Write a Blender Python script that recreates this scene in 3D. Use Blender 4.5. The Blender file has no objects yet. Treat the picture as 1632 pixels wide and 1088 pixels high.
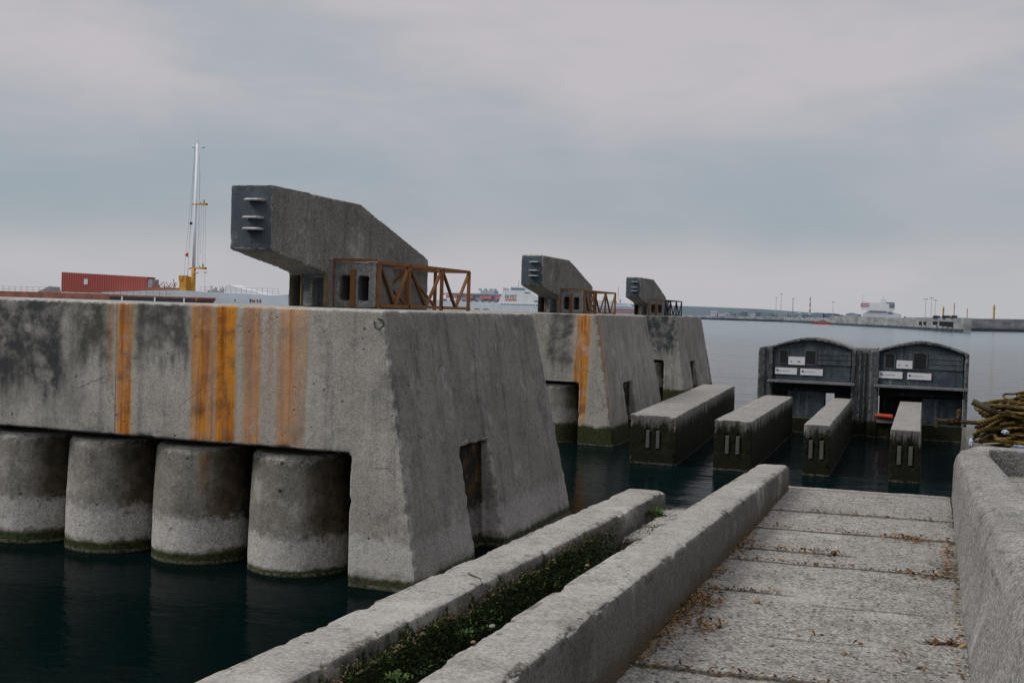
import bpy, bmesh, math, random
import numpy as np
from mathutils import Vector, Matrix, noise as mnoise
random.seed(7)
rng = np.random.default_rng(7)
S = bpy.context.scene
C = S.collection

# ------------------------------------------------------------------ tags
def tag(o, label=None, cat=None, group=None, kind=None):
    if label: o['label'] = label
    if cat: o['category'] = cat
    if group: o['group'] = group
    if kind: o['kind'] = kind
    return o
def empty(name, loc, label, cat, group=None, rz=0.0):
    o = bpy.data.objects.new(name, None); C.objects.link(o)
    o.location = loc; o.rotation_euler = (0, 0, rz); o.empty_display_size = .2
    return tag(o, label, cat, group)
def obj(name, bm, mat, parent=None, loc=(0, 0, 0), smooth=False, bevel=0.0):
    me = bpy.data.meshes.new(name)
    bmesh.ops.remove_doubles(bm, verts=bm.verts, dist=1e-5)
    bmesh.ops.recalc_face_normals(bm, faces=bm.faces)
    bm.to_mesh(me); bm.free()
    me.materials.append(mat)
    o = bpy.data.objects.new(name, me); C.objects.link(o)
    o.location = loc
    if parent: o.parent = parent
    if smooth:
        for p in me.polygons: p.use_smooth = True
    if bevel:
        b = o.modifiers.new('bevel', 'BEVEL'); b.width = bevel; b.segments = 2; b.limit_method = 'ANGLE'
    return o

# ------------------------------------------------------------------ shapes
def box(bm, x0, x1, y0, y1, z0, z1):
    v = [bm.verts.new((x, y, z)) for x in (x0, x1) for y in (y0, y1) for z in (z0, z1)]
    for f in ((0, 1, 3, 2), (4, 6, 7, 5), (0, 4, 5, 1), (2, 3, 7, 6), (0, 2, 6, 4), (1, 5, 7, 3)):
        bm.faces.new([v[i] for i in f])
    return bm
def hexa(bm, b, t):
    vb = [bm.verts.new(p) for p in b]; vt = [bm.verts.new(p) for p in t]
    bm.faces.new(vb[::-1]); bm.faces.new(vt); n = len(b)
    for i in range(n): bm.faces.new((vb[i], vb[(i + 1) % n], vt[(i + 1) % n], vt[i]))
    return bm
def prism(bm, poly, axis, a0, a1):
    def P(p, a):
        if axis == 'x': return (a, p[0], p[1])
        if axis == 'y': return (p[0], a, p[1])
        return (p[0], p[1], a)
    return hexa(bm, [P(p, a0) for p in poly], [P(p, a1) for p in poly])
def bar(bm, p, q, w, h=None):
    p, q = Vector(p), Vector(q); h = h or w
    d = (q - p).normalized()
    up = Vector((0, 0, 1)) if abs(d.z) < .95 else Vector((0, 1, 0))
    s = d.cross(up).normalized() * w / 2; u = s.cross(d).normalized() * h / 2
    return hexa(bm, [p - s - u, p + s - u, p + s + u, p - s + u], [q - s - u, q + s - u, q + s + u, q - s + u])
def tube(bm, pts, r, seg=8, r1=None):
    pts = [Vector(p) for p in pts]; rings = []; n = len(pts)
    side = None
    for i, p in enumerate(pts):
        d = (pts[min(i + 1, n - 1)] - pts[max(i - 1, 0)]).normalized()
        if side is None:
            a = Vector((0, 0, 1)) if abs(d.z) < .9 else Vector((1, 0, 0))
            side = d.cross(a).normalized()
        side = (side - d * side.dot(d)).normalized()
        u = side.cross(d)
        rr = r if r1 is None else r + (r1 - r) * i / (n - 1)
        rings.append([bm.verts.new(p + (side * math.cos(t) + u * math.sin(t)) * rr) for t in [2 * math.pi * k / seg for k in range(seg)]])
    for a, b in zip(rings, rings[1:]):
        for k in range(seg): bm.faces.new((a[k], a[(k + 1) % seg], b[(k + 1) % seg], b[k]))
    bm.faces.new(rings[0][::-1]); bm.faces.new(rings[-1])
    return bm
def lathe(bm, prof, seg=24, c=(0, 0, 0)):
    rings = [[bm.verts.new((c[0] + r * math.cos(2 * math.pi * k / seg), c[1] + r * math.sin(2 * math.pi * k / seg), c[2] + z)) for k in range(seg)] for r, z in prof]
    for a, b in zip(rings, rings[1:]):
        for k in range(seg): bm.faces.new((a[k], a[(k + 1) % seg], b[(k + 1) % seg], b[k]))
    bm.faces.new(rings[0][::-1]); bm.faces.new(rings[-1])
    return bm
def ball(bm, c, r, s=(1, 1, 1), sub=2):
    g = bmesh.ops.create_icosphere(bm, subdivisions=sub, radius=r)
    for v in g['verts']: v.co = Vector((v.co.x * s[0] + c[0], v.co.y * s[1] + c[1], v.co.z * s[2] + c[2]))
    return bm
NB = bmesh.new

# ------------------------------------------------------------------ numpy noise for worn concrete
def vnoise(p):
    i = np.floor(p).astype(np.int64); f = p - i; f = f * f * (3 - 2 * f)
    def h(dx, dy, dz):
        n = (i[:, 0] + dx) * 374761393 + (i[:, 1] + dy) * 668265263 + (i[:, 2] + dz) * 2147483647
        n = (n ^ (n >> 13)) * 1274126177 & 0xffffffff
        n = (n ^ (n >> 16)) & 0xffffff
        return n / 0xffffff
    fx, fy, fz = f[:, 0], f[:, 1], f[:, 2]
    a = (h(0,0,0)*(1-fx)+h(1,0,0)*fx)*(1-fy)+(h(0,1,0)*(1-fx)+h(1,1,0)*fx)*fy
    b = (h(0,0,1)*(1-fx)+h(1,0,1)*fx)*(1-fy)+(h(0,1,1)*(1-fx)+h(1,1,1)*fx)*fy
    return (a * (1 - fz) + b * fz) * 2 - 1
def fbm(p, o=3):
    r = 0; a = 1; s = 0
    for k in range(o):
        r = r + a * vnoise(p * 2 ** k + 17.3 * k); s += a; a *= .5
    return r / s
DG = bpy.context.evaluated_depsgraph_get
def realise(o):
    dg = bpy.context.evaluated_depsgraph_get()
    me = bpy.data.meshes.new_from_object(o.evaluated_get(dg), depsgraph=dg)
    mats = list(o.data.materials); o.modifiers.clear(); old = o.data; o.data = me
    bpy.data.meshes.remove(old)
    if not me.materials:
        for m in mats: me.materials.append(m)
    return o
def carve(o, cutters):
    cs = []
    for bm in cutters:
        me = bpy.data.meshes.new('cut'); bmesh.ops.recalc_face_normals(bm, faces=bm.faces); bm.to_mesh(me); bm.free()
        c = bpy.data.objects.new('cut', me); C.objects.link(c); c.matrix_world = Matrix.Translation(o.location)
        m = o.modifiers.new('b', 'BOOLEAN'); m.operation = 'DIFFERENCE'; m.solver = 'EXACT'; m.object = c; cs.append(c)
    bpy.context.view_layer.update(); realise(o)
    for c in cs:
        me = c.data; bpy.data.objects.remove(c); bpy.data.meshes.remove(me)
    return o
def weather(o, voxel, lo=.006, hi=.003, chip=.03, seed=0, blur=2, smooth=2, flow=1.3):
    m = o.modifiers.new('r', 'REMESH'); m.mode = 'VOXEL'; m.voxel_size = voxel; m.adaptivity = 0
    if smooth:
        s = o.modifiers.new('s', 'SMOOTH'); s.factor = .5; s.iterations = smooth
    bpy.context.view_layer.update(); realise(o)
    me = o.data; n = len(me.vertices); ne = len(me.edges)
    co = np.empty(n * 3); me.vertices.foreach_get('co', co); co = co.reshape(-1, 3)
    no = np.empty(n * 3); me.vertex_normals.foreach_get('vector', no); no = no.reshape(-1, 3)
    e = np.empty(ne * 2, dtype=np.int64); me.edges.foreach_get('vertices', e); e = e.reshape(-1, 2)
    a, b = e[:, 0], e[:, 1]
    k = ((no[b] - no[a]) * (co[b] - co[a])).sum(1) / (voxel)
    acc = np.bincount(a, k, n) + np.bincount(b, k, n)
    deg = np.bincount(a, minlength=n) + np.bincount(b, minlength=n)
    acc = np.clip(acc / np.maximum(deg, 1) * 4, 0, 1)
    for _ in range(blur):
        acc = .5 * acc + .5 * (np.bincount(a, acc[b], n) + np.bincount(b, acc[a], n)) / np.maximum(deg, 1)
    acc = np.clip(acc * 2.2, 0, 1)
    P = co + seed * 7.77
    d = lo * fbm(P * flow, 3) + hi * fbm(P * 9, 3)
    d -= acc * chip * (.12 + np.clip(fbm(P * 6.5 + 3.1, 4) * 2.2 - .15, 0, 1))
    co2 = co + no * d[:, None]
    me.vertices.foreach_set('co', co2.ravel())
    at = me.attributes.new('wear', 'FLOAT', 'POINT'); at.data.foreach_set('value', acc.astype(np.float32))
    me.polygons.foreach_set('use_smooth', np.ones(len(me.polygons), dtype=bool))
    me.update()
    return o

# ------------------------------------------------------------------ material helpers
class M:
    def __init__(s, name):
        s.mat = bpy.data.materials.new(name); s.mat.use_nodes = True; s.t = s.mat.node_tree
        s.b = s.t.nodes['Principled BSDF']
        s.tc = s.t.nodes.new('ShaderNodeTexCoord')
        sp = s.t.nodes.new('ShaderNodeSeparateXYZ'); s.l(s.tc.outputs['Object'], sp.inputs[0])
        s.x, s.y, s.z = sp.outputs
        sn = s.t.nodes.new('ShaderNodeSeparateXYZ'); s.l(s.tc.outputs['Normal'], sn.inputs[0])
        s.nx, s.ny, s.nz = sn.outputs
        s.cache = {}
        oi = s.t.nodes.new('ShaderNodeObjectInfo'); va = s.t.nodes.new('ShaderNodeVectorMath'); va.operation = 'ADD'
        mu = s.t.nodes.new('ShaderNodeMath'); mu.operation = 'MULTIPLY'; s.l(oi.outputs['Random'], mu.inputs[0]); mu.inputs[1].default_value = 37.
        s.l(s.tc.outputs['Object'], va.inputs[0]); s.l(mu.outputs[0], va.inputs[1]); s.ov = va.outputs[0]; s.rnd = oi.outputs['Random']
    def l(s, a, b): s.t.links.new(a, b)
    def put(s, sock, v):
        if isinstance(v, bpy.types.NodeSocket): s.l(v, sock)
        else: sock.default_value = v
    def m(s, op, a, b=None, c=None, clamp=False):
        n = s.t.nodes.new('ShaderNodeMath'); n.operation = op; n.use_clamp = clamp
        s.put(n.inputs[0], a)
        if b is not None: s.put(n.inputs[1], b)
        if c is not None: s.put(n.inputs[2], c)
        return n.outputs[0]
    def ss(s, v, a, b, o0=0., o1=1.):
        n = s.t.nodes.new('ShaderNodeMapRange'); n.interpolation_type = 'SMOOTHSTEP'
        s.put(n.inputs['Value'], v); s.put(n.inputs['From Min'], a); s.put(n.inputs['From Max'], b)
        s.put(n.inputs['To Min'], o0); s.put(n.inputs['To Max'], o1)
        return n.outputs['Result']
    def win(s, v, a, b, soft):
        return s.m('MULTIPLY', s.ss(v, a - soft, a + soft), s.ss(v, b - soft, b + soft, 1., 0.))
    def vec(s, sc=(1, 1, 1), off=(0, 0, 0), src=None):
        ky = ('v', sc, off)
        if ky in s.cache: return s.cache[ky]
        n = s.t.nodes.new('ShaderNodeMapping'); s.l(src or s.ov, n.inputs[0])
        n.inputs['Scale'].default_value = sc; n.inputs['Location'].default_value = off
        s.cache[ky] = n.outputs[0]
        return n.outputs[0]
    def noise(s, scale, detail=4, rough=.55, v=None, dist=0):
        ky = ('n', scale, detail, rough, v.node.name if v else '', dist)
        if ky in s.cache: return s.cache[ky]
        n = s.t.nodes.new('ShaderNodeTexNoise'); s.l(v or s.ov, n.inputs['Vector'])
        n.inputs['Scale'].default_value = scale; n.inputs['Detail'].default_value = detail
        n.inputs['Roughness'].default_value = rough; n.inputs['Distortion'].default_value = dist
        s.cache[ky] = n.outputs['Fac']
        return n.outputs['Fac']
    def vecadd(s, f, k):
        n = s.t.nodes.new('ShaderNodeVectorMath'); n.operation = 'ADD'; s.l(s.ov, n.inputs[0])
        s.l(s.m('MULTIPLY', f, k), n.inputs[1]); return n.outputs[0]
    def vor(s, scale, feat='F1', v=None, out='Distance'):
        n = s.t.nodes.new('ShaderNodeTexVoronoi'); n.feature = feat; s.l(v or s.ov, n.inputs['Vector'])
        n.inputs['Scale'].default_value = scale
        return n.outputs[out]
    def mix(s, f, a, b, mode='MIX'):
        n = s.t.nodes.new('ShaderNodeMix'); n.data_type = 'RGBA'; n.blend_type = mode
        s.put(n.inputs[0], f)
        for i, v in ((6, a), (7, b)):
            s.put(n.inputs[i], v if isinstance(v, bpy.types.NodeSocket) else (*v, 1.))
        return n.outputs[2]
    def attr(s, name):
        n = s.t.nodes.new('ShaderNodeAttribute'); n.attribute_name = name
        return n.outputs['Fac']
    def bump(s, h, st=.4, d=.01):
        n = s.t.nodes.new('ShaderNodeBump'); n.inputs['Strength'].default_value = st; n.inputs['Distance'].default_value = d
        s.l(h, n.inputs['Height']); s.l(n.outputs[0], s.b.inputs['Normal'])
    def done(s, col, rough=.85, metal=0., spec=.3):
        s.put(s.b.inputs['Base Color'], col if isinstance(col, bpy.types.NodeSocket) else (*col, 1.))
        s.put(s.b.inputs['Roughness'], rough); s.b.inputs['Metallic'].default_value = metal
        s.b.inputs['Specular IOR Level'].default_value = spec
        return s.mat
def gain(c, k): return tuple(v * k for v in c)

def concrete(name, lo=(.16, .155, .145), hi=(.30, .29, .275), streak=.45, speck=.5, bump=.5, agg=0., rust=(), corner_rust=None,
             algae=(), moss=None, pale=None, sidedark=None, frontstain=None, wear=.5, pits=.8, big=.8, topz=None, tint=(1, 1, 1),
             notch=None, lines=(), recess=None, pile_shade=0, mossface=None, joints=None, mdark=1., pitscale=7.5, pitlo=.55, base_dirt_shade=0, mstreak=0, rim=0, cracks=0):
    k = M(name)
    n1 = k.noise(big, 7, .62); n1b = k.noise(big * 4.3, 5, .6, k.vec(off=(3, 7, 1)))
    f = k.m('ADD', k.m('MULTIPLY', k.ss(n1, .3, .7), .6), k.m('MULTIPLY', n1b, .4))
    col = k.mix(f, gain(lo, 1), hi)
    fine = k.noise(60, 3, .7)
    mid = k.noise(17, 4, .7)
    sp = k.m('ADD', k.m('MULTIPLY', fine, .7), k.m('MULTIPLY', mid, .3))
    col = k.mix(1., col, k.mix(k.ss(sp, .36, .64), gain((1, 1, 1), 1 - speck), gain((1, 1, 1), 1 + speck * .45)), 'MULTIPLY')
    height = k.m('ADD', k.m('MULTIPLY', fine, .6), k.m('MULTIPLY', mid, .8))
    if agg:
        vc = k.vor(46, out='Color'); vd = k.vor(46)
        g = k.t.nodes.new('ShaderNodeSeparateColor'); k.l(vc, g.inputs[0])
        stone = k.m('MULTIPLY', k.ss(vd, .62, .25), k.ss(g.outputs[1], .25, .55))
        col = k.mix(k.m('MULTIPLY', stone, agg), col, k.mix(g.outputs[0], (.13, .125, .12), (.52, .5, .47)))
        crack = k.m('MULTIPLY', k.ss(vd, .55, .8), k.ss(k.noise(14, 3), .42, .6))
        col = k.mix(k.m('MULTIPLY', crack, .85 * agg), col, (.05, .047, .042))
        height = k.m('ADD', height, k.m('MULTIPLY', k.ss(vd, .8, .2), 1.2 * agg))
    up = k.ss(k.nz, .4, .75)
    notup = k.m('SUBTRACT', 1., up)
    if streak:
        st = k.ss(k.noise(1., 5, .65, k.vec((5., 5., .22))), .47, .72)
        col = k.mix(k.m('MULTIPLY', k.m('MULTIPLY', st, notup), streak), col, k.mix(1., col, (.38, .38, .4), 'MULTIPLY'))
        st2 = k.ss(k.noise(1., 4, .6, k.vec((9., 9., .3), (4, 1, 2))), .56, .74)
        col = k.mix(k.m('MULTIPLY', k.m('MULTIPLY', st2, notup), streak * .5), col, k.mix(.6, col, (.45, .44, .42)))
    if pits:
        v = k.vor(pitscale); vcol = k.vor(pitscale, out='Color')
        g = k.t.nodes.new('ShaderNodeSeparateColor'); k.l(vcol, g.inputs[0])
        rad = k.m('MULTIPLY', k.ss(g.outputs[0], pitlo, 1.), .16 if pitscale < 10 else .34)
        pit = k.ss(v, k.m('MULTIPLY', rad, .5), rad, 1., 0.)
        pit = k.m('MULTIPLY', pit, k.m('GREATER_THAN', rad, .015))
        col = k.mix(k.m('MULTIPLY', pit, pits), col, (.035, .033, .03))
        height = k.m('SUBTRACT', height, k.m('MULTIPLY', pit, 2.))
    if sidedark:    # shade painted into faces of one direction (object space)
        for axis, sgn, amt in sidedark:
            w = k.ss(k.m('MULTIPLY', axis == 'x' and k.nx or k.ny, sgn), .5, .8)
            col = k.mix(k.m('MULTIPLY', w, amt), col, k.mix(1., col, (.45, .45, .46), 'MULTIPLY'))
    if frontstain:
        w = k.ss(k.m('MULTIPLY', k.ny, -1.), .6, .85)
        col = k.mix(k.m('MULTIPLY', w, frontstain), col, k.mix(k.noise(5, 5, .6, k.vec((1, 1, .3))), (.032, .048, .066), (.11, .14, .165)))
    wob = k.m('SUBTRACT', k.noise(3.2, 5, .65), .5)
    wob2 = k.m('SUBTRACT', k.noise(11, 4, .65), .5)
    for (x0, x1, z0, z1, amt, c) in algae:
        xx = k.m('ADD', k.x, k.m('MULTIPLY', wob, .5)); zz = k.m('ADD', k.z, k.m('MULTIPLY', k.m('SUBTRACT', k.noise(1., 5, .7, k.vec((6, 6, .9))), .5), 1.4))
        w = k.m('MULTIPLY', k.win(xx, x0, x1, .12), k.win(zz, z0, z1, .22))
        w = k.m('MULTIPLY', w, k.ss(k.m('ADD', n1b, k.m('MULTIPLY', fine, .5)), .5, .85))
        w = k.m('MULTIPLY', w, k.ss(k.ny, -.3, -.6))
        col = k.mix(k.m('MULTIPLY', w, amt), col, c)
    for xl in lines:
        w = k.m('MULTIPLY', k.win(k.m('ADD', k.x, k.m('MULTIPLY', wob2, .012)), xl - .008, xl + .008, .006), k.ss(k.ny, -.3, -.6))
        col = k.mix(k.m('MULTIPLY', w, .85), col, (.03, .025, .02))
    for (x0, x1, z0, amt, drift) in rust:
        xx = k.m('ADD', k.x, k.m('MULTIPLY', k.m('SUBTRACT', k.noise(1., 5, .6, k.vec((3, 1, .9))), .5), .10))
        xx = k.m('ADD', xx, k.m('MULTIPLY', k.m('SUBTRACT', 3.36, k.z), drift))
        w = k.m('MULTIPLY', k.win(xx, x0, x1, .042), k.m('ADD', .74, k.m('MULTIPLY', k.ss(k.noise(1., 3, .5, k.vec((7., 2., .25), (1, 1, 1))), .32, .54), .38)))
        fl = k.noise(1., 4, .7, k.vec((21, 3, .3)))
        w = k.m('MULTIPLY', w, k.m('ADD', .75, k.m('MULTIPLY', k.ss(fl, .34, .6), .25)))
        w = k.m('MULTIPLY', w, k.m('ADD', .7, k.m('MULTIPLY', k.ss(sp, .38, .55), .3)))
        zf = k.ss(k.m('ADD', k.z, k.m('MULTIPLY', wob, .6)), z0 - .3, z0 + .7)
        w = k.m('MULTIPLY', k.m('MULTIPLY', w, zf), k.m('MULTIPLY', k.ss(k.ny, -.3, -.6), amt), clamp=True)
        # ochre halo, then dark core
        halo = k.m('MULTIPLY', k.m('MULTIPLY', k.win(xx, x0 - .05, x1 + .07, .06), zf), k.m('MULTIPLY', k.ss(k.ny, -.3, -.6), .3 * amt))
        col = k.mix(halo, col, (.50, .44, .33))
        rc = k.mix(k.ss(k.noise(1., 5, .7, k.vec((11, 5, .6), (5, 5, 5))), .38, .62), (.60, .225, .004), (.32, .088, .002))
        rc = k.mix(k.m('MULTIPLY', k.ss(n1b, .45, .68), .75), rc, (.145, .042, .004))
        rc = k.mix(k.m('MULTIPLY', k.ss(sp, .52, .62), .18), rc, (.6, .33, .05))
        col = k.mix(w, col, rc)
    if corner_rust:
        x0, x1, bt = corner_rust
        q = k.m('SUBTRACT', k.x, k.m('MULTIPLY', k.m('SUBTRACT', 3.36, k.z), bt))
        w = k.m('MULTIPLY', k.win(q, x0, x1, .02), k.ss(k.z, .6, 1.2))
        w = k.m('MULTIPLY', w, k.win(k.y, .05, .15, .02))
        col = k.mix(k.m('MULTIPLY', w, .9), col, (.40, .17, .025))
    if recess:  # notch back wall: recess shade painted dark, with some rust
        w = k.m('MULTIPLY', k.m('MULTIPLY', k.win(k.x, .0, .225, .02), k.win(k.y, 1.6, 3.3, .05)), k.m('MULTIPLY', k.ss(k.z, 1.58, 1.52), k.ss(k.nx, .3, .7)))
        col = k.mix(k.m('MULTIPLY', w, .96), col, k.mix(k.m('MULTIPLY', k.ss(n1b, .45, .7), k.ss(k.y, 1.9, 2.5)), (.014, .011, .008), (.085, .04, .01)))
    if wear:
        a = k.ss(k.m('ADD', k.m('MULTIPLY', k.attr('wear'), .8), k.m('ADD', k.m('MULTIPLY', wob2, 2.2), k.m('MULTIPLY', wob, 1.2))), .55, 1.0)
        if wear < 0:
            a = k.ss(k.m('ADD', k.m('MULTIPLY', mid, 1.0), k.m('MULTIPLY', k.m('ADD', wob2, wob), .9)), .56, .70)
        a = k.m('MULTIPLY', a, k.ss(k.attr('wear'), .08, .45))
        col = k.mix(k.m('MULTIPLY', a, abs(wear)), col, (.46, .445, .42) if wear > 0 else (.07, .06, .045))
        height = k.m('ADD', height, k.m('MULTIPLY', k.m('MULTIPLY', a, mid), 1.5))
    if recess:      # shade inside the pile recess, painted near-black into the colour
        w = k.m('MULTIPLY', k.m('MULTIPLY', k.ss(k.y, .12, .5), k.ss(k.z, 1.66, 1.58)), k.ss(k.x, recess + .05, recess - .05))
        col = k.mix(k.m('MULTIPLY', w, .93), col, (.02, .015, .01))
    if cracks:
        de = k.vor(1.15, 'DISTANCE_TO_EDGE', k.vecadd(wob2, .25))
        w = k.m('MULTIPLY', k.ss(de, .012, .003), k.ss(n1, .5, .6))
        col = k.mix(k.m('MULTIPLY', w, cracks), col, (.05, .047, .04))
        dn = k.ss(k.noise(2.3, 6, .7), .52, .68)
        col = k.mix(k.m('MULTIPLY', dn, .6), col, k.mix(1., col, (.55, .55, .54), 'MULTIPLY'))
        lt = k.ss(k.noise(1.7, 6, .7, k.vec(off=(9, 2, 4))), .54, .7)
        col = k.mix(k.m('MULTIPLY', lt, .42), col, (.5, .485, .45))
    if rim:
        w = k.m('MULTIPLY', k.ss(k.m('ADD', k.z, k.m('MULTIPLY', wob2, .3)), rim - .04, rim + .02), k.ss(sp, .38, .6))
        col = k.mix(k.m('MULTIPLY', w, .7), col, (.5, .48, .44))
    if base_dirt_shade:  # brown dirt at the kerb foot, doubling as painted contact shade
        w = k.m('MULTIPLY', k.ss(k.m('ADD', k.z, k.m('MULTIPLY', k.m('ADD', wob, wob2), .14)), base_dirt_shade + .05, base_dirt_shade - .06), notup)
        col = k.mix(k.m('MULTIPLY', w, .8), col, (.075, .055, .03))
    if pile_shade:  # shade painted brown into the right side of each pile
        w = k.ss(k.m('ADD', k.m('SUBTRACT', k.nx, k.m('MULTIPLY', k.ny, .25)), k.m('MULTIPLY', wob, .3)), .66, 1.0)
        col = k.mix(k.m('MULTIPLY', w, pile_shade), col, k.mix(k.ss(n1b, .4, .6), (.035, .025, .012), (.09, .06, .03)))
    if joints:
        q = k.m('SUBTRACT', k.y, k.m('MULTIPLY', k.m('ADD', k.x, 1.165), .092))
        q = k.m('ADD', q, k.m('MULTIPLY', wob2, .022))
        for (yj, wj, xa, xb, aj) in joints:
            wj *= 1.75
            w = k.m('MULTIPLY', k.win(q, yj - wj, yj + wj, wj * .8), k.win(k.m('ADD', k.x, k.m('MULTIPLY', wob, .3)), xa, xb, .05))
            w = k.m('MULTIPLY', w, k.m('ADD', .55, k.m('MULTIPLY', k.ss(mid, .35, .6), .45)))
            col = k.mix(k.m('MULTIPLY', w, aj), col, k.mix(k.ss(mid, .4, .6), (.02, .016, .012), (.085, .06, .03)))
            height = k.m('SUBTRACT', height, k.m('MULTIPLY', w, 2.))
    rough = .9
    if mossface:
        a0, a1 = mossface
        w = k.ss(k.nx, .3, .7)
        lim = k.m('ADD', k.m('SUBTRACT', 2.262, k.m('MULTIPLY', k.y, .027)), k.m('MULTIPLY', k.m('ADD', wob, wob2), .26))
        w = k.m('MULTIPLY', w, k.ss(k.z, lim, k.m('SUBTRACT', lim, .045)))
        w = k.m('MULTIPLY', w, k.ss(k.m('ADD', k.y, k.m('MULTIPLY', wob, 1.5)), a1 + .4, a1 - .4))
        col = k.mix(w, col, k.mix(k.ss(k.noise(38, 4, .75), .38, .66), (.006, .009, .004), (.035, .055, .013)))
    if pale:
        z0, z1, amt = pale
        zz = k.m('ADD', k.m('ADD', k.z, k.m('MULTIPLY', k.m('SUBTRACT', k.rnd, .5), .16)), k.m('ADD', k.m('MULTIPLY', wob, .3), k.m('MULTIPLY', wob2, .14)))
        w = k.m('MULTIPLY', k.m('MULTIPLY', k.ss(zz, z0 - .04, z0 + .04), k.ss(k.m('ADD', zz, k.m('MULTIPLY', wob2, .25)), z1 - .09, z1 + .09, 1., 0.)), notup)
        w = k.m('MULTIPLY', w, k.m('ADD', .35, k.m('MULTIPLY', k.ss(sp, .4, .6), .65)))
        if recess: w = k.m('MULTIPLY', w, k.ss(k.m('ADD', k.nx, k.m('MULTIPLY', wob, .3)), .4, .9, 1., .4))
        col = k.mix(k.m('MULTIPLY', w, amt), col, (.53, .515, .485))
    if moss:
        z1, soft, amt = moss
        zz = k.m('ADD', k.m('ADD', k.z, k.m('MULTIPLY', k.m('SUBTRACT', k.rnd, .5), .08)), k.m('ADD', k.m('MULTIPLY', wob, soft * 2.8), k.m('MULTIPLY', wob2, soft * 1.8)))
        if mstreak: zz = k.m('ADD', zz, k.m('MULTIPLY', k.m('SUBTRACT', k.noise(1., 4, .6, k.vec((13., 13., .5), (2, 2, 2))), .5), mstreak))
        w = k.m('MULTIPLY', k.ss(zz, z1 + soft, z1 - soft), notup)
        gcol = k.mix(k.ss(k.noise(24, 4, .7), .35, .65), gain((.010, .013, .005), mdark), gain((.045, .058, .013), mdark))
        gcol = k.mix(k.m('MULTIPLY', k.ss(wob, .05, .25), .6), gcol, (.045, .032, .012))
        col = k.mix(k.m('MULTIPLY', w, amt), col, gcol)
        height = k.m('ADD', height, k.m('MULTIPLY', k.m('MULTIPLY', w, k.noise(45, 3, .8)), 2.5))
        wl = k.m('MULTIPLY', k.win(k.m('ADD', k.z, k.m('MULTIPLY', wob2, .05)), .015, .05, .014), k.ss(mid, .4, .6))
        col = k.mix(k.m('MULTIPLY', wl, .55), col, (.22, .21, .18))
        wet = k.ss(k.z, .015, -.01)
        col = k.mix(wet, col, (.008, .01, .008))
    if tint != (1, 1, 1): col = k.mix(1., col, tint, 'MULTIPLY')
    k.bump(height, bump, .012)
    return k.done(col, rough, 0, .2)

def plain(name, c, rough=.6, var=.25, scale=6, metal=0., spec=.4, bump=0., c2=None, stretch=(1, 1, 1)):
    k = M(name)
    n = k.noise(scale, 5, .6, k.vec(stretch))
    col = k.mix(k.ss(n, .3, .7), gain(c, 1 - var), c2 or gain(c, 1 + var * .6))
    if bump: k.bump(k.noise(scale * 6, 4, .6), bump, .01)
    return k.done(col, rough, metal, spec)

# ------------------------------------------------------------------ materials
m_rust = plain('rusty_steel', (.36, .165, .05), .85, .35, 7, 0, .3, .4, (.18, .08, .035))
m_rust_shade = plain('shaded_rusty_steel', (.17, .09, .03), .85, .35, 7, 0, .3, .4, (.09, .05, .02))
m_rust_dark = plain('dark_rusty_steel', (.05, .035, .03), .85, .4, 7, 0, .3, .3, (.03, .025, .025))
m_rung = plain('galvanised_rung', (.42, .43, .44), .6, .25, 9, .2)
m_dark = plain('dark_void', (.012, .013, .015), .9, .3, 3)
m_sign = plain('white_sign', (.62, .63, .66), .5, .06, 3)
m_print = plain('blue_print', (.06, .09, .2), .6, .1, 3)
m_greyprint = plain('grey_print', (.3, .33, .4), .6, .1, 3)
m_orange = plain('orange_float', (.42, .05, .015), .5, .3, 5)

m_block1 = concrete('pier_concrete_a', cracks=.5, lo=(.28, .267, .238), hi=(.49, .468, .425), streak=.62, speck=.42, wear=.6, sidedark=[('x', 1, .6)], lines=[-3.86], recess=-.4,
    rust=[(-3.84, -3.61, .2, 1., 0), (-2.68, -2.33, .3, .95, 0), (-2.32, -2.03, .2, 1., 0), (-1.93, -1.67, .5, .62, 0), (-1.55, -1.50, 1.9, .6, 0), (-1.42, -1.03, .3, .58, 0), (-1.28, -1.22, 2.2, .6, 0), (-4.0, -3.9, 2.2, .3, 0)],
    algae=[(-7.2, -4.7, 2.2, 4.2, .92, (.022, .028, .032)), (-4.55, -3.95, 2.5, 4., .85, (.028, .032, .022)), (-3.58, -2.72, 2.65, 4.3, .85, (.03, .034, .034)), (-6.4, -4.4, 1.8, 2.6, .4, (.05, .05, .05)),(.0, .6, 2.9, 4, .3, (.06,.06,.06))],
    pale=(.2, .6, .95), moss=(.14, .04, .95), notch=(1.75, 2.5))
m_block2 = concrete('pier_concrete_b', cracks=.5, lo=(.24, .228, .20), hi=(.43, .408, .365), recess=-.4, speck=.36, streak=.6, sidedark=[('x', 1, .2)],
    rust=[(-.5, -.14, .35, 1., .03)], corner_rust=(-.05, .05, .165), wear=.4,
    algae=[(-1.3, -.6, 2.0, 4.2, .8, (.03, .037, .04))], moss=(.52, .07, .97), pale=(.55, .85, .3), bump=.6)
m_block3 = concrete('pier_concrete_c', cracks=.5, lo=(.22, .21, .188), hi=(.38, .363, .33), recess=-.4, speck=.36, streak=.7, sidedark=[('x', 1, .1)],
    algae=[(-1.2, .05, 1.9, 4.4, .95, (.024, .036, .042))], moss=(.5, .08, .97), wear=.35, bump=.6)
m_pile = concrete('pile_concrete', (.16, .15, .126), (.31, .293, .255), streak=.45, speck=.42, pile_shade=.85, pitscale=4.5, rim=1.43, cracks=.4, wear=.75, pale=(.14, .55, .95), moss=(.13, .035, .96), big=1.3, pits=1.,
    rust=[])
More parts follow.
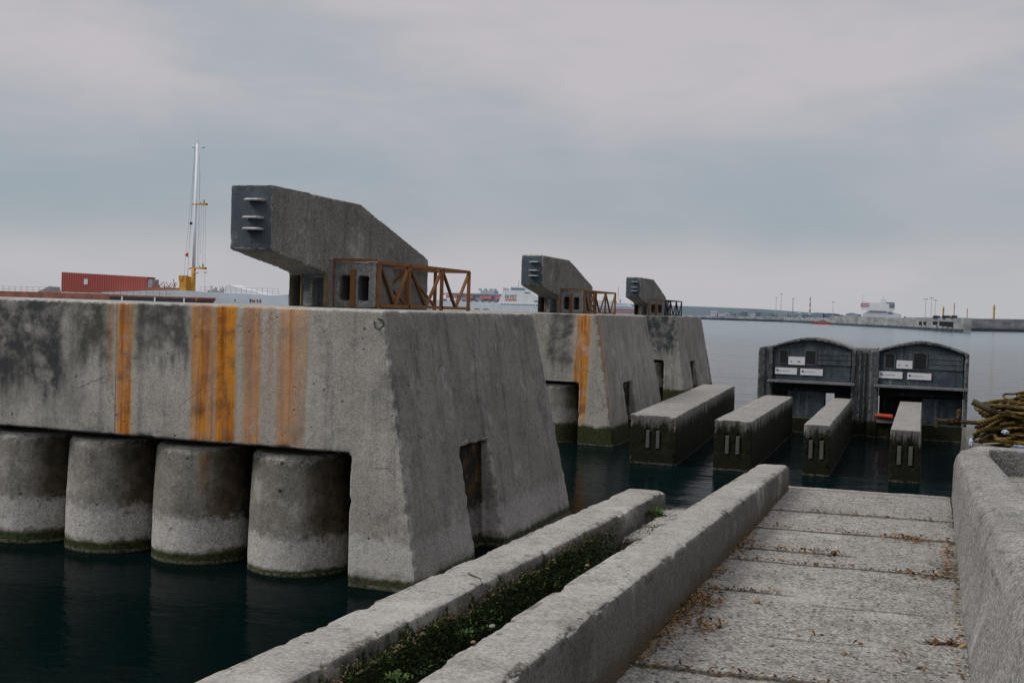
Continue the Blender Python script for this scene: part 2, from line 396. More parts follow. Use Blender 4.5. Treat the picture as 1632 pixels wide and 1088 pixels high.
m_pile_rust = concrete('pile_concrete_rusty', (.16, .15, .126), (.31, .293, .255), streak=.45, speck=.42, pile_shade=.85, pitscale=4.5, rim=1.43, cracks=.4, wear=.75, pale=(.14, .55, .95), moss=(.13, .035, .96), big=1.3, pits=1.,
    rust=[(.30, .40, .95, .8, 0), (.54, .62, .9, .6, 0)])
m_pile_moss = concrete('pile_concrete_mossy', (.16, .15, .126), (.31, .293, .255), streak=.45, speck=.42, pile_shade=.85, pitscale=4.5, rim=1.43, cracks=.4, wear=.6, pale=(.55, .9, .5), moss=(.52, .06, .97), big=1.3, pits=1.)
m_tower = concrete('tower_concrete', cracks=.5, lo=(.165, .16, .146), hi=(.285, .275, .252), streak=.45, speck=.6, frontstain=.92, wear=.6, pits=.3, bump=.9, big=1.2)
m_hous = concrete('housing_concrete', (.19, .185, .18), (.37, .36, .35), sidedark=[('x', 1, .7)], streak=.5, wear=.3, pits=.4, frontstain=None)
m_jamb = plain('rust_stained_jamb', (.20, .12, .05), .9, .35, 6)
m_kerb = concrete('kerb_concrete', cracks=.5, lo=(.30, .287, .256), hi=(.40, .384, .348), streak=.3, speck=.34, agg=.12, wear=-.75, pits=.5, bump=.65, big=1.4, sidedark=[('x', 1, .85), ('x', 1, .55), ('y', -1, .1)], base_dirt_shade=1.97)
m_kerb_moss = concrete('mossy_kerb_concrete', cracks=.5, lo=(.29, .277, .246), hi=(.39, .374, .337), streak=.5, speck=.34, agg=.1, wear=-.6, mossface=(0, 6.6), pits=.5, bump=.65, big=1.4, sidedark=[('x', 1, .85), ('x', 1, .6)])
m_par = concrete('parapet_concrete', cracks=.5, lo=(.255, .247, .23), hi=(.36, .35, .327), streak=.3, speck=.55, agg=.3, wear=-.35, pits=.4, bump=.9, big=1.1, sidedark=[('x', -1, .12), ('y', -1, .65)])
m_slab = concrete('slab_concrete', cracks=.5, lo=(.265, .252, .226), hi=(.39, .372, .335), streak=0, speck=.6, agg=.45, wear=0, pitscale=26, pitlo=.45, joints=[(.9,.02,-2,2,.9),(2.7,.02,-2,2,.9),(4.8,.016,-2,2,.95),(7.18,.02,-2,2,.97),(8.38,.018,-2,2,.95),(9.2,.010,-2,2,.75),(9.76,.008,-2,2,.5),(10.45,.010,-2,2,.7),(7.58,.014,-2,-.4,.9),(6.32,.012,-2,-.65,.8),(5.62,.014,-.02,2,.8),(6.15,.006,-.5,.1,.5),(5.45,.005,-.7,-.2,.4)], pits=.8, bump=.8, big=1.0)
m_beam = concrete('beam_concrete', (.25, .24, .22), (.36, .345, .318), streak=.8, speck=.5, wear=.3, moss=(.95, .13, .98), mdark=.3, mstreak=.7, pits=.4, bump=.7, big=1.2, sidedark=[('x', 1, .6), ('y', -1, .85)])
m_gate = concrete('gate_concrete', (.035, .042, .048), (.13, .14, .145), mdark=.45, streak=.5, speck=.5, wear=.28, moss=(.5, .07, .97), pits=.2, bump=.6, big=1.5)
m_gate_panel = concrete('gate_panel_concrete', (.022, .036, .05), (.115, .14, .16), mdark=.45, streak=.7, speck=.5, wear=.0, moss=(.5, .07, .97), pits=.2, bump=.6, big=1.7)
m_gate_dark = concrete('gate_dark_concrete', (.012, .014, .015), (.03, .034, .036), mdark=.45, streak=.5, speck=.5, wear=.0, moss=(.5, .1, .95), pits=0, bump=.6, big=1.7)
m_gate_roof = concrete('gate_roof_concrete', (.2, .195, .19), (.32, .31, .30), streak=0, wear=.0, pits=.2, bump=.6, big=1.7)
m_quay = concrete('quay_concrete', mdark=.6, lo=(.10, .097, .088), hi=(.18, .172, .155), streak=.6, moss=(.5, .2, .97), wear=0)
m_mole = concrete('breakwater_concrete', (.20, .205, .21), (.31, .315, .32), streak=.6, speck=.2, wear=0, pits=0, bump=0, big=.08, moss=None)

# ------------------------------------------------------------------ water
def water():
    k = M('sea_water')
    n = k.noise(.55, 4, .55, k.vec((1, 1.6, 1)), .4)
    n2 = k.noise(3.2, 4, .6, k.vec((1, 1.9, 1)), .6)
    n3 = k.noise(.06, 3, .5, k.vec((1, 2.5, 1)))
    # sheltered water by the walls is calmer than the open basin
    dist = k.m('SQRT', k.m('ADD', k.m('POWER', k.x, 2.), k.m('POWER', k.y, 2.)))
    open_ = k.ss(dist, 13., 40., .4, 1.)
    h = k.m('ADD', k.m('MULTIPLY', n, .55), k.m('MULTIPLY', n2, .16))
    h = k.m('MULTIPLY', k.m('ADD', h, k.m('MULTIPLY', n3, 2.2)), open_)
    k.bump(h, .65, .14)
    col = k.mix(k.ss(k.noise(.03, 3, .5), .3, .7), (.0008, .0036, .0034), (.0015, .006, .006))
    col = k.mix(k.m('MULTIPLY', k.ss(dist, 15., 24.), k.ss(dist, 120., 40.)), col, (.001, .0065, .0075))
    col = k.mix(k.ss(dist, 45., 260.), col, (.115, .165, .195))  # pale sky reflection of distant water painted into its base colour
    k.b.inputs['IOR'].default_value = 1.15
    k.l(k.ss(dist, 14., 55., .07, .5), k.b.inputs['Specular IOR Level'])
    m_ = k.done(col, k.ss(dist, 15., 200., .05, .16), 0, .5)
    return m_
bm = NB()
R = 9000.
bm.faces.new([bm.verts.new(p) for p in ((-R, -60, 0), (R, -60, 0), (R, R, 0), (-R, R, 0))])
tag(obj('water', bm, water()), kind='structure')

# ------------------------------------------------------------------ piers with piles
def pier(loc, mat, left, voxel, label, seed):
    # local: x=0 top right front corner, y=0 front plane, z=0 sea level
    T, B, L = 3.36, .56, 5.5
    z0 = -.5; bx = B + B * .5 / 3.36
    bm = NB()
    hexa(bm, [(left, 0, z0), (bx, 0, z0), (bx, L + .8, z0), (left, L + .8, z0)], [(left, 0, T), (0, 0, T), (0, L, T), (left, L, T)])
    o = obj('concrete_pier', bm, mat, None, loc)
    cut = [box(NB(), left + .25, -.40, -1., 1.9, -2, 1.6)]
    # opening in the battered side follows the batter
    c = NB()
    hexa(c, [(.17, 1.95, -1.), (2., 1.95, -1.), (2., 3.12, -1.), (.17, 3.12, -1.)], [(.17, 1.80, 1.54), (2., 1.80, 1.54), (2., 2.82, 1.54), (.17, 2.82, 1.54)])
    cut.append(c)
    carve(o, cut)
    weather(o, voxel, .006, .003, .022, seed, 1, 1)
    return tag(o, label, 'concrete pier', 'concrete piers standing in the harbour')
pier((-6.1, 12.2, 0), m_block1, -10.6, .034, 'long grey concrete pier nearest the walkway with broad orange rust streaks down its face', 1)
pier((-7.95, 28., 0), m_block2, -7.5, .05, 'middle concrete pier with one wide rust stripe down to a mossy foot', 2)
pier((-9.3, 44., 0), m_block3, -6, .06, 'farthest concrete pier with a dark blue stain on its front', 3)

def pile(cx, cy, mat, label, seed, r0=.67, r1=.625, zt=1.52, voxel=.024):
    bm = NB()
    lathe(bm, [(r0, -.6), (r0, 0), ((r0 + r1) / 2 + .01, .75), (r1, zt - .06), (r1 - .05, zt)], 40)
    o = obj('concrete_pile', bm, mat, None, (cx, cy, 0))
    weather(o, voxel, .008, .004, .035, seed, 2, 1)
    return tag(o, label, 'concrete pile', 'round concrete piles under the piers')
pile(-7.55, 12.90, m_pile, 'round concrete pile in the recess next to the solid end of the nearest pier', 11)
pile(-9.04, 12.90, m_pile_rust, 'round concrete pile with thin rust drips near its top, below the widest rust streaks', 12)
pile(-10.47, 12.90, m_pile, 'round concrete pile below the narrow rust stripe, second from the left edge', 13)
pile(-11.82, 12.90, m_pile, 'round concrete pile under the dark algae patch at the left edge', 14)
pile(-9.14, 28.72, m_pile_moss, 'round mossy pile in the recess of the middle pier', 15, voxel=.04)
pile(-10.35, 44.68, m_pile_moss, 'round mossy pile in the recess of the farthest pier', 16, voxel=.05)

# ------------------------------------------------------------------ cantilever towers on the piers
def tower(loc, label, tr_mat, tr_label, seed, voxel):
    t = empty('cantilever_tower', loc, label, 'concrete tower', 'cantilevered concrete towers on the piers')
    W = .615
    bm = NB()
    prism(bm, [(0, .69), (0, 1.5), (2.33, 1.49), (4.75, .82), (4.75, 0), (1.42, 0), (1.42, .46)], 'x', -W, 0)
    o = obj('body', bm, m_tower, None, loc)
    carve(o, [box(NB(), -.585, -.40, 1.0, 2.1, -.2, .43), box(NB(), -.235, -.045, 1.0, 1.56, -.2, .40)])
    weather(o, voxel, .005, .003, .014, seed, 1, 2)
    o.parent = t; o.location = (0, 0, .004)
    # rust stained jambs
    bm = NB(); box(bm, -.043, .003, 1.405, 1.44, .02, .44); obj('stained_jamb', bm, m_jamb, t)
    bm = NB(); box(bm, -.405, -.385, 1.405, 1.44, .02, .44); obj('stained_jamb', bm, m_jamb, t)
    for x0, z in ((-.33, 1.31), (-.345, 1.09), (-.345, .95)):
        bm = NB()
        tube(bm, [(x0, .03, z), (x0, -.10, z), (x0 + .02, -.125, z), (x0 + .20, -.125, z), (x0 + .22, -.10, z), (x0 + .22, .03, z)], .017, 8)
        box(bm, x0 + .005, x0 + .215, -.115, -.005, z - .006, z + .012)
        obj('rung', bm, m_rung, t)
    # concrete housing on the right side with two openings
    bm = NB(); box(bm, -.02, .64, 1.62, 2.15, 0, .64)
    h = obj('housing', bm, m_hous, None, loc)
    carve(h, [box(NB(), .085, .245, 1.4, 1.98, .1, .44), box(NB(), .36, .52, 1.4, 1.98, .1, .44), ])
    weather(h, .018, .003, .003, .02, seed + 5, 1, 1)
    h.parent = t; h.location = (0, 0, .004)
    bm = NB(); bar(bm, (.30, 1.6, .02), (.30, 1.6, .53), .07, .04); bar(bm, (-.01, 1.6, .655), (.65, 1.6, .655), .035)
    bar(bm, (-.01, 1.6, .02), (-.01, 1.6, .655), .035)
    obj('steel_post', bm, m_rust, h)
    # rusty box truss beside it
    q = empty('steel_truss', loc, tr_label, 'steel truss', 'rusty steel trusses on the piers')
    yb = [1.66, 2.6, 3.78, 4.87]; zt, zb = .635, .045; s = .045
    for X in (.665, .07):
        bm = NB(); bar(bm, (X, yb[0], zt), (X, yb[-1], zt), s); obj('top_chord', bm, tr_mat, q)
        bm = NB(); bar(bm, (X, yb[0], zb), (X, yb[-1], zb), s); obj('bottom_chord', bm, tr_mat, q)
        for y in yb:
            if X < .3 and y < 2.2: continue
            bm = NB(); bar(bm, (X, y, zb - .04), (X, y, zt), s); obj('post', bm, tr_mat, q)
        for a, b in zip(yb, yb[1:]):
            if X < .3 and a < 2.2: continue
            mid = (a + b) / 2
            if X < .3:
                bm = NB(); bar(bm, (X, a + .03, zt - .03), (X, b - .03, zb + .03), s * .7); obj('brace', bm, tr_mat, q)
                continue
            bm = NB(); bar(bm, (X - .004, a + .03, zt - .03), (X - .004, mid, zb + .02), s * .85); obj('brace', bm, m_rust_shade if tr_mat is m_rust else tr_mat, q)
            bm = NB(); bar(bm, (X + .004, mid + .02, zb + .02), (X + .004, b - .03, zt - .03), s * .85); obj('brace', bm, tr_mat, q)
    for y in yb[1:]:
        for z in (zt, zb):
            bm = NB(); bar(bm, (.09, y, z - .003), (.645, y, z - .003), s * .8); obj('cross_bar', bm, tr_mat, q)
    bm = NB(); bar(bm, (.10, 2.606, zb + .02), (.64, 2.606, zt - .03), s * .7); obj('brace', bm, tr_mat, q)
    bm = NB(); bar(bm, (.10, 2.594, zt - .03), (.64, 2.594, zb + .02), s * .7); obj('brace', bm, tr_mat, q)
tower((-7.69, 12.25, 3.36), 'nearest and largest concrete tower, its head overhanging the pier with three rungs', m_rust,
      'orange rusty steel truss beside the largest concrete tower', 21, .022)
tower((-9.46, 28.1, 3.36), 'middle concrete tower of the row, overhanging the wide rust stripe pier', m_rust,
      'brown rusty steel truss beside the middle concrete tower', 31, .035)
tower((-10.75, 44.1, 3.36), 'farthest and smallest concrete tower, on the last pier', m_rust_dark,
      'blackened steel truss beside the smallest concrete tower', 41, .045)
# dirt and moss gathered at the foot of the housing
bm = NB(); tube(bm, [(-6.21, 12.19, 3.22), (-6.17, 12.15, 3.14), (-6.10, 12.12, 3.12), (-6.05, 12.14, 3.18), (-6.09, 12.17, 3.24), (-6.16, 12.19, 3.25)], .008, 6)
tag(obj('rebar_loop', bm, m_rust_dark), 'small dark rusted wire loop sticking out of the top corner of the nearest pier', 'wire loop')
# ------------------------------------------------------------------ four low beams in the water
def beam(x0, x1, y0, y1, skew, label, seed):
    t = empty('concrete_beam', (x0, y0, 0), label, 'concrete beam', 'low mossy concrete beams in the water')
    w = x1 - x0; L = y1 - y0
    bm = NB()
    hexa(bm, [(-.02, -.02, -.5), (w + .03, -.02, -.5), (w + skew + .03, L, -.5), (skew - .02, L, -.5)], [(0, 0, 1.13), (w, 0, 1.13), (w + skew, L, 1.13), (skew, L, 1.13)])
    o = obj('body', bm, m_beam, None, (x0, y0, 0))
    c = w * .5
    carve(o, [box(NB(), c - .18, c - .06, -.5, .05, .40, .84), box(NB(), c + .06, c + .18, -.5, .05, .40, .84)])
    weather(o, .034, .012, .006, .045, seed, 1, 1)
    o.parent = t; o.location = (0, 0, 0)
    for dx in (-.115, .115):
        bm = NB(); box(bm, c + dx - .04, c + dx + .04, -.03, .1, .38, .78)
        obj('fender_strip', bm, m_strip, t, bevel=.01)
m_strip = plain('weathered_strip', (.20, .205, .19), .8, .5, 5, 0, .3, .3, (.07, .08, .06))
beam(-6.28, -5.22, 25.25, 38., -.72, 'widest and longest low concrete beam, running beside the middle pier', 51)
beam(-4.36, -3.54, 25.2, 34.2, -.1, 'low concrete beam leading to the left edge of the left arched gate', 52)
beam(-2.45, -1.9, 25.4, 34.5, -.09, 'low concrete beam ending under the middle of the left arched gate', 53)
beam(-.66, -.05, 25.4, 34.6, -.02, 'low concrete beam ending under the right arched gate', 54)

# ------------------------------------------------------------------ arched gates
def arch(xl, xr, zs, za, n=18):
    pts = []
    for i in range(n + 1):
        u = i / n; x = xl + (xr - xl) * u
        k = abs(2 * u - 1)
        pts.append((x, zs + (za - zs) * (1 - k ** 1.6)))
    return pts
def gate(x0, W, label, left_pier, right_col, pieces, seed):
    Y = 34.8
    t = empty('arched_gate', (x0, Y, 0), label, 'gate', 'arched concrete gates at the end of the beams')
    zs, za = 2.55, 2.87
    out = arch(0, W, zs, za); inn = arch(.11, W - .11, zs - .03, za - .1)
    # frame: rim with legs
    bm = NB()
    for a, b in zip(range(len(out) - 1), range(1, len(out))):
        hexa(bm, [(inn[a][0], 0, inn[a][1]), (inn[b][0], 0, inn[b][1]), (out[b][0], 0, out[b][1]), (out[a][0], 0, out[a][1])],
             [(inn[a][0], .35, inn[a][1]), (inn[b][0], .35, inn[b][1]), (out[b][0], .35, out[b][1]), (out[a][0], .35, out[a][1])])
    box(bm, 0, .11, 0, .35, -.4, zs); box(bm, W - .11, W, 0, .35, -.4, zs)
    weather(obj('frame', bm, m_gate, t), .03, .01, .005, .03, seed, 1, 1)
    # roof barrel behind
    bm = NB()
    prism(bm, [(x, z - .02) for x, z in out] + [(W, 2.2), (0, 2.2)], 'y', .35, 2.3)
    obj('roof', bm, m_gate_roof, t)
    # front panel
    bm = NB()
    prism(bm, [(x, z) for x, z in inn] + [(W - .11, 1.5), (.11, 1.5)], 'y', .13, .34)
    p = weather(obj('front_panel', bm, m_gate_panel, t), .03, .008, .004, .02, seed + 1, 1, 1)
    if left_pier:
        bm = NB(); box(bm, -.33, -.13, .03, 2.3, -.4, 2.52); box(bm, -.14, .02, .10, 2.3, -.4, 2.55)
        weather(obj('side_pier', bm, m_gate, t), .035, .01, .005, .04, seed + 2, 1, 1)
    if right_col:
        bm = NB(); box(bm, W - .02, W + .15, .08, 2.3, -.4, 2.555); box(bm, W + .14, W + .41, .25, 2.3, -.4, 2.53); box(bm, W + .40, W + .56, .08, 2.3, -.4, 2.56)
        box(bm, W + .22, W + .28, .17, .3, -.4, 2.5)
        weather(obj('column', bm, m_gate, t), .03, .01, .005, .04, seed + 3, 1, 1)
        bm = NB(); prism(bm, [(W - .02, 2.54), (W + .27, 2.53), (W + .56, 2.55), (W + .56, 2.60), (W - .02, 2.60)], 'y', .33, 2.3); obj('roof_gutter', bm, m_gate_roof, t)
    # windows
    for (a, b, c, d) in pieces['win']:
        bm = NB(); box(bm, a - .05, b + .05, .105, .14, c - .05, d + .05); f = obj('window', bm, m_gate, t)
        bm = NB(); box(bm, a, b, .095, .11, c, d); obj('pane', bm, m_dark, f)
    a, b, c, d = pieces['louvre']
    bm = NB()
    n = 3
    for i in range(n):
        z0 = c + (d - c) * i / n; z1 = c + (d - c) * (i + 1) / n
        prism(bm, [(.13, z0 + .008), (.098, z0 + .008), (.106, z1 - .008), (.13, z1 - .008)], 'x', a, b)
    obj('louvre', bm, m_gate_panel, t)
    # ledge
    bm = NB(); box(bm, -.02, W + .0, -.14, .36, 1.49, 1.565); obj('ledge', bm, m_ledge, t, bevel=.012)
    # recess below the ledge
    bm = NB(); box(bm, .11, W - .11, .42, .55, 1.21, 1.495); box(bm, .7, W - .11, .30, .42, 1.25, 1.34); box(bm, .7, W - .11, .34, .42, 1.39, 1.44)
    obj('lintel', bm, m_gate_dark, t)
    bm = NB()
    for (a, b) in pieces['back']: box(bm, a, b, 1.25, 1.4, -.4, 1.5)
    obj('back_wall', bm, m_gate_dark, t)
    for (a, b, c, d, yy, mm) in pieces['panel']:
        bm = NB(); box(bm, a, b, yy, yy + .12, c, d); box(bm, a, b, yy - .03, yy, d - .05, d)
        obj('lower_panel', bm, mm, t)
    bm = NB()
    for (a, b) in pieces['sill']: box(bm, a, b, .05, 2.2, -.4, .46)
    obj('sill', bm, m_gate, t)
    for i, (a, b, c, d) in enumerate(pieces['sign']):
        bm = NB(); box(bm, a, b, .085, .105, c, d)
        bm2 = bm
        sg = obj('sign_plate', bm2, m_sign, t)
        w, h = b - a, d - c
        bm = NB()
        if i == 0:
            box(bm, a + w * .14, a + w * .22, .080, .085, c + h * .33, c + h * .47); obj('print', bm, m_print, sg); bm = NB(); box(bm, a + w * .56, a + w * .72, .080, .085, c + h * .35, c + h * .47)
            obj('print', bm, m_print, sg)
        else:
            prism(bm, [(a + w * .06, c + h * .42), (a + w * .15, c + h * .42), (a + w * .13, c + h * .75), (a + w * .07, c + h * .75)], 'y', .080, .085)
            box(bm, a + w * .12, a + w * .18, .080, .085, c + h * .42, c + h * .55)
            obj('print', bm, m_print, sg)
            bm = NB(); box(bm, a + w * .2, a + w * .68, .081, .085, c + h * .46, c + h * .56); obj('print', bm, m_greyprint, sg)
m_ledge = concrete('ledge_concrete', (.12, .13, .14), (.22, .23, .24), streak=0, wear=0, pits=0, big=2)
X = -4.45
gate(X, 2.5, 'left arched concrete gate with white notices, beside the pale gap over the water', True, True, dict(
    win=[(.31, .52, 2.08, 2.44), (1.06, 1.33, 2.08, 2.46)], louvre=(1.40, 2.36, 2.05, 2.50),
    sign=[(.56, 1.04, 2.03, 2.27), (.18, .82, 1.735, 1.93), (.92, 1.57, 1.735, 1.93)],
    panel=[(.12, .58, .3, 1.25, .5, m_gate_dark), (.55, 1.62, -.3, 1.235, .29, m_gate_panel), (1.9, 2.39, -.3, 1.25, .45, m_gate_dark)], sill=[(.11, 1.62), (1.9, 2.39)], back=[(.11, 1.58), (2.05, 2.39)]), 61)
X = -1.40
gate(X, 2.54, 'right arched concrete gate with white notices, nearest the rope heap', False, False, dict(
    win=[(.28, .51, 2.07, 2.46), (1.06, 1.38, 2.07, 2.51)], louvre=(1.46, 2.38, 2.05, 2.48),
    sign=[(.585, 1.02, 2.055, 2.29), (.11, .76, 1.755, 1.955), (.89, 1.545, 1.755, 1.945)],
    panel=[(.12, .72, .35, 1.25, .9, m_gate_dark), (1.33, 1.78, -.3, 1.19, .34, m_gate_panel), (1.80, 2.42, -.3, 1.19, .36, m_gate_panel), (.72, 1.33, -.3, 1.2, .8, m_gate_dark)], sill=[(.11, 2.42)], back=[(.11, 2.43)]), 62)
# orange float lying in front of the sill of the right gate
bm = NB(); tube(bm, [(-1.34, 34.72, .66), (-1.2, 34.70, .665), (-1.0, 34.68, .655), (-.85, 34.68, .64)], .07, 10); box(bm, -1.33, -.85, 34.66, 34.8, .60, .72)
tag(obj('boom_float', bm, m_orange, smooth=False, bevel=.02), 'orange float boom lying across the right gate opening just above the moss', 'float')
bm = NB(); box(bm, -1.3, -.7, 34.72, 34.86, .45, .60); 

o = obj('concrete_step', bm, m_gate_roof, bevel=.02); tag(o, 'small pale concrete step directly under the orange float boom', 'step')

# ------------------------------------------------------------------ walkway, quay, kerbs
ZS = 1.88
bm = NB()
box(bm, -1.85, .5, -4, 8.55, -.6, 1.60)
box(bm, -1.42, .5, 8.55, 10.4, -.6, 1.60)
box(bm, .22, 6.5, -4, 11.28, -.6, 1.74)
tag(obj('quay', bm, m_quay), kind='structure')
joints = [-3.2, -1.2, .9, 2.7, 4.8, 7.18, 8.38, 9.2, 9.76, 10.45, 10.62]
bm = NB()
jj = random.Random(3)
for a, b in zip(joints, joints[1:]):
    g = .011 if b < 9 else .006
    sk = .13
    z0 = ZS + jj.uniform(-.006, .006)
    xl, xr = -1.165, .245
    def sl(y0, y1, x0, x1, dz=0):
        f0 = (x0 - xl) / (xr - xl); f1 = (x1 - xl) / (xr - xl)
        hexa(bm, [(x0, y0 + sk * f0, 1.6), (x1, y0 + sk * f1, 1.6), (x1, y1 + sk * f1, 1.6), (x0, y1 + sk * f0, 1.6)],
             [(x0, y0 + sk * f0, z0 + dz), (x1, y0 + sk * f1, z0 + dz), (x1, y1 + sk * f1, z0 + dz), (x0, y1 + sk * f0, z0 + dz)])
    sl(a + g, b - g, xl, xr)
o = obj('walkway', bm, m_slab)
def crack(x0, y0, x1, y1, w, d=.03):
    return hexa(NB(), [(x0, y0 - w, ZS - d), (x1, y1 - w, ZS - d), (x1, y1 + w, ZS - d), (x0, y0 + w, ZS - d)], [(x0, y0 - w, ZS + .1), (x1, y1 - w, ZS + .1), (x1, y1 + w, ZS + .1), (x0, y0 + w, ZS + .1)])
carve(o, [crack(-1.2, 7.58, -.46, 7.69, .009), crack(-1.2, 6.32, -.72, 6.39, .009), crack(-.1, 5.70, .3, 5.77, .009), crack(-.46, 7.69, -.2, 7.73, .006)])
weather(o, .0135, .004, .0022, .02, 71, 1, 1, 2.)
tag(o, kind='structure')

def loft(secs):
    # secs: list of (y, [(x,z)...]) closed outlines
    bm = NB(); rings = []
    for y, pts in secs: rings.append([bm.verts.new((p[0], y + (p[2] if len(p) > 2 else 0), p[1])) for p in pts])
    n = len(rings[0])
    for a, b in zip(rings, rings[1:]):
        for k in range(n): bm.faces.new((a[k], a[(k + 1) % n], b[(k + 1) % n], b[k]))
    bm.faces.new(rings[0][::-1]); bm.faces.new(rings[-1])
    return bm
def kerbsec(xl, xr, zt, zb, ch=.012, dy=0.0):
    return [(xl, zb, 0), (xr, zb, dy), (xr, zt - ch, dy), (xr - ch, zt, dy), (xl + ch, zt, 0), (xl, zt - ch, 0)]
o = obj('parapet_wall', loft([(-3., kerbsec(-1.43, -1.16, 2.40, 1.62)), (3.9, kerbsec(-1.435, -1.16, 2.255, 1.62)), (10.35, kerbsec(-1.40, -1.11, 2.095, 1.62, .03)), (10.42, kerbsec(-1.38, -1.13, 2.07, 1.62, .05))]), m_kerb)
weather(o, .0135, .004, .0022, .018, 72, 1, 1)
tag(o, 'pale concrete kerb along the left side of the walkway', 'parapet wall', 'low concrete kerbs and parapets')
o = obj('parapet_wall', loft([(-3., kerbsec(-2.13, -1.85, 2.34, -.6)), (3., kerbsec(-2.135, -1.86, 2.205, -.6)), (8.56, kerbsec(-2.14, -1.83, 2.055, -.6, .02)), (8.63, kerbsec(-2.12, -1.86, 2.03, -.6, .04))]), m_kerb_moss)
weather(o, .0155, .004, .0025, .02, 73, 1, 1)
tag(o, 'concrete kerb at the water edge with moss and weeds covering its inner side', 'parapet wall', 'low concrete kerbs and parapets')
def parsec(xb, bat, xr, zt, zb=1.62):
    return [(xb, zb), (xr + .02, zb), (xr, zt - .03), (xr - .03, zt), (xb + bat + .06, zt), (xb + bat + .015, zt - .035), (xb + bat * .8, zt - .12), (xb + .01, 1.9)]
o = obj('parapet_wall', loft([(-1.5, parsec(.205, .22, .93, 2.56)), (5., parsec(.215, .15, .72, 2.405)), (8., parsec(.225, .06, .64, 2.33)), (10.85, parsec(.245, .02, .555, 2.275)), (10.93, parsec(.26, .03, .54, 2.25))]), m_par)
weather(o, .0145, .006, .003, .02, 74, 1, 1)
tag(o, 'rough grey concrete parapet along the right side of the walkway', 'parapet wall', 'low concrete kerbs and parapets')
bm = NB()
hexa(bm, [(.50, 11.0, 1.6), (4.5, 11.06, 1.6), (4.5, 11.32, 1.6), (.42, 11.26, 1.6)], [(.53, 11.0, 2.295), (4.5, 11.06, 2.30), (4.5, 11.32, 2.30), (.43, 11.24, 2.295)])
hexa(bm, [(.30, 10.86, 1.6), (.56, 10.8, 1.6), (.56, 11.1, 1.6), (.43, 11.2, 1.6)], [(.30, 10.86, 2.27), (.56, 10.8, 2.27), (.56, 11.1, 2.29), (.43, 11.2, 2.29)])
o = obj('parapet_wall', bm, m_par); weather(o, .018, .008, .003, .03, 75, 2, 1)
tag(o, 'short concrete parapet crossing at the far right in front of the rope heap', 'parapet wall', 'low concrete kerbs and parapets')
# raised deck right of the parapet
bm = NB(); box(bm, .55, 6., -3, 10.99, 1.7, 2.06)
o = obj('deck', bm, m_slab); tag(o, kind='structure')
# gutter between the two kerbs
bm = NB()
gr = random.Random(5)
y = -2.
while y < 8.35:
    L = gr.uniform(.3, .75); y1 = min(y + L, 8.5)
    if not (4.75 < (y + y1) / 2 < 5.25):
        xl = -1.60 - gr.uniform(-.05, .07) if y < 6.7 else -1.84
        zt = 2.283 - .027 * y - .035 - .016 * (max(y, 2) - 4.3) + gr.uniform(-.015, .015)
        hexa(bm, [(xl, y, 1.55), (-1.41, y + .03, 1.55), (-1.41, y1, 1.55), (xl + .04, y1 - .05, 1.55)], [(xl + .01, y + .02, zt - .03 + gr.uniform(-.03, .01)), (-1.41, y + .04, zt), (-1.41, y1 - .01, zt - .008), (xl + .05, y1 - .07, zt - .035)])
    y = y1 + .02
o = obj('gutter', bm, m_slab); weather(o, .018, .012, .005, .03, 76, 1, 1); tag(o, kind='structure')
# far-right quay block carrying the rope heap
bm = NB(); box(bm, .47, 5.5, 12.3, 16.2, -.6, 2.04)
o = obj('quay_block', bm, m_quay); weather(o, .04, .015, .006, .05, 77, 1, 1)
tag(o, 'dark concrete quay block carrying the rope heap behind the crossing parapet', 'quay block')

# ------------------------------------------------------------------ plants, moss, leaves, gravel
def scatter_mesh(name, items, mat):
    # items: (pos, normal, dir, length, width, tint) -> bent leaf of two quads
    V = []; Fc = []; T = []
    for p, n, d, L, w, t in items:
        p, n, d = Vector(p), Vector(n), Vector(d)
        s = d.cross(n)
        if s.length < 1e-4: continue
        s = s.normalized() * w / 2
        i = len(V)
        a = p; b = p + d * L * .55 + n * L * .12; c = p + d * L
        V += [a - s * .5, a + s * .5, b + s, b - s, c + s * .25, c - s * .25]
        Fc += [(i, i + 1, i + 2, i + 3), (i + 3, i + 2, i + 4, i + 5)]; T += [t] * 6
    me = bpy.data.meshes.new(name); me.from_pydata([tuple(v) for v in V], [], Fc); me.materials.append(mat)
    at = me.attributes.new('tint', 'FLOAT', 'POINT'); at.data.foreach_set('value', np.array(T, dtype=np.float32))
    o = bpy.data.objects.new(name, me); C.objects.link(o)
    return o
def ramp_mat(name, stops, rough=.7):
    k = M(name); a = k.attr('tint')
    n = k.t.nodes.new('ShaderNodeValToRGB'); k.l(a, n.inputs[0])
    e = n.color_ramp.elements
    e[0].position, e[0].color = stops[0][0], (*stops[0][1], 1)
    e[1].position, e[1].color = stops[-1][0], (*stops[-1][1], 1)
    for p, c in stops[1:-1]:
        x = e.new(p); x.color = (*c, 1)
    return k.done(n.outputs[0], rough, 0, .2)
m_moss = ramp_mat('moss_green', [(0, (.006, .010, .003)), (.4, (.018, .034, .006)), (.68, (.05, .095, .014)), (.78, (.10, .08, .04)), (1, (.20, .14, .08))], .8)
m_leaf = ramp_mat('dead_leaves', [(0, (.05, .03, .015)), (.4, (.13, .06, .018)), (.75, (.25, .115, .028)), (.9, (.32, .21, .08)), (1, (.14, .17, .05))], .7)
def rv(r, k=1.):
    return Vector((r.uniform(-k, k), r.uniform(-k, k), r.uniform(-k, k)))
r = random.Random(11)
items = []
def kz(y): return 2.27 - .027 * y + .002   # kerb top height at y
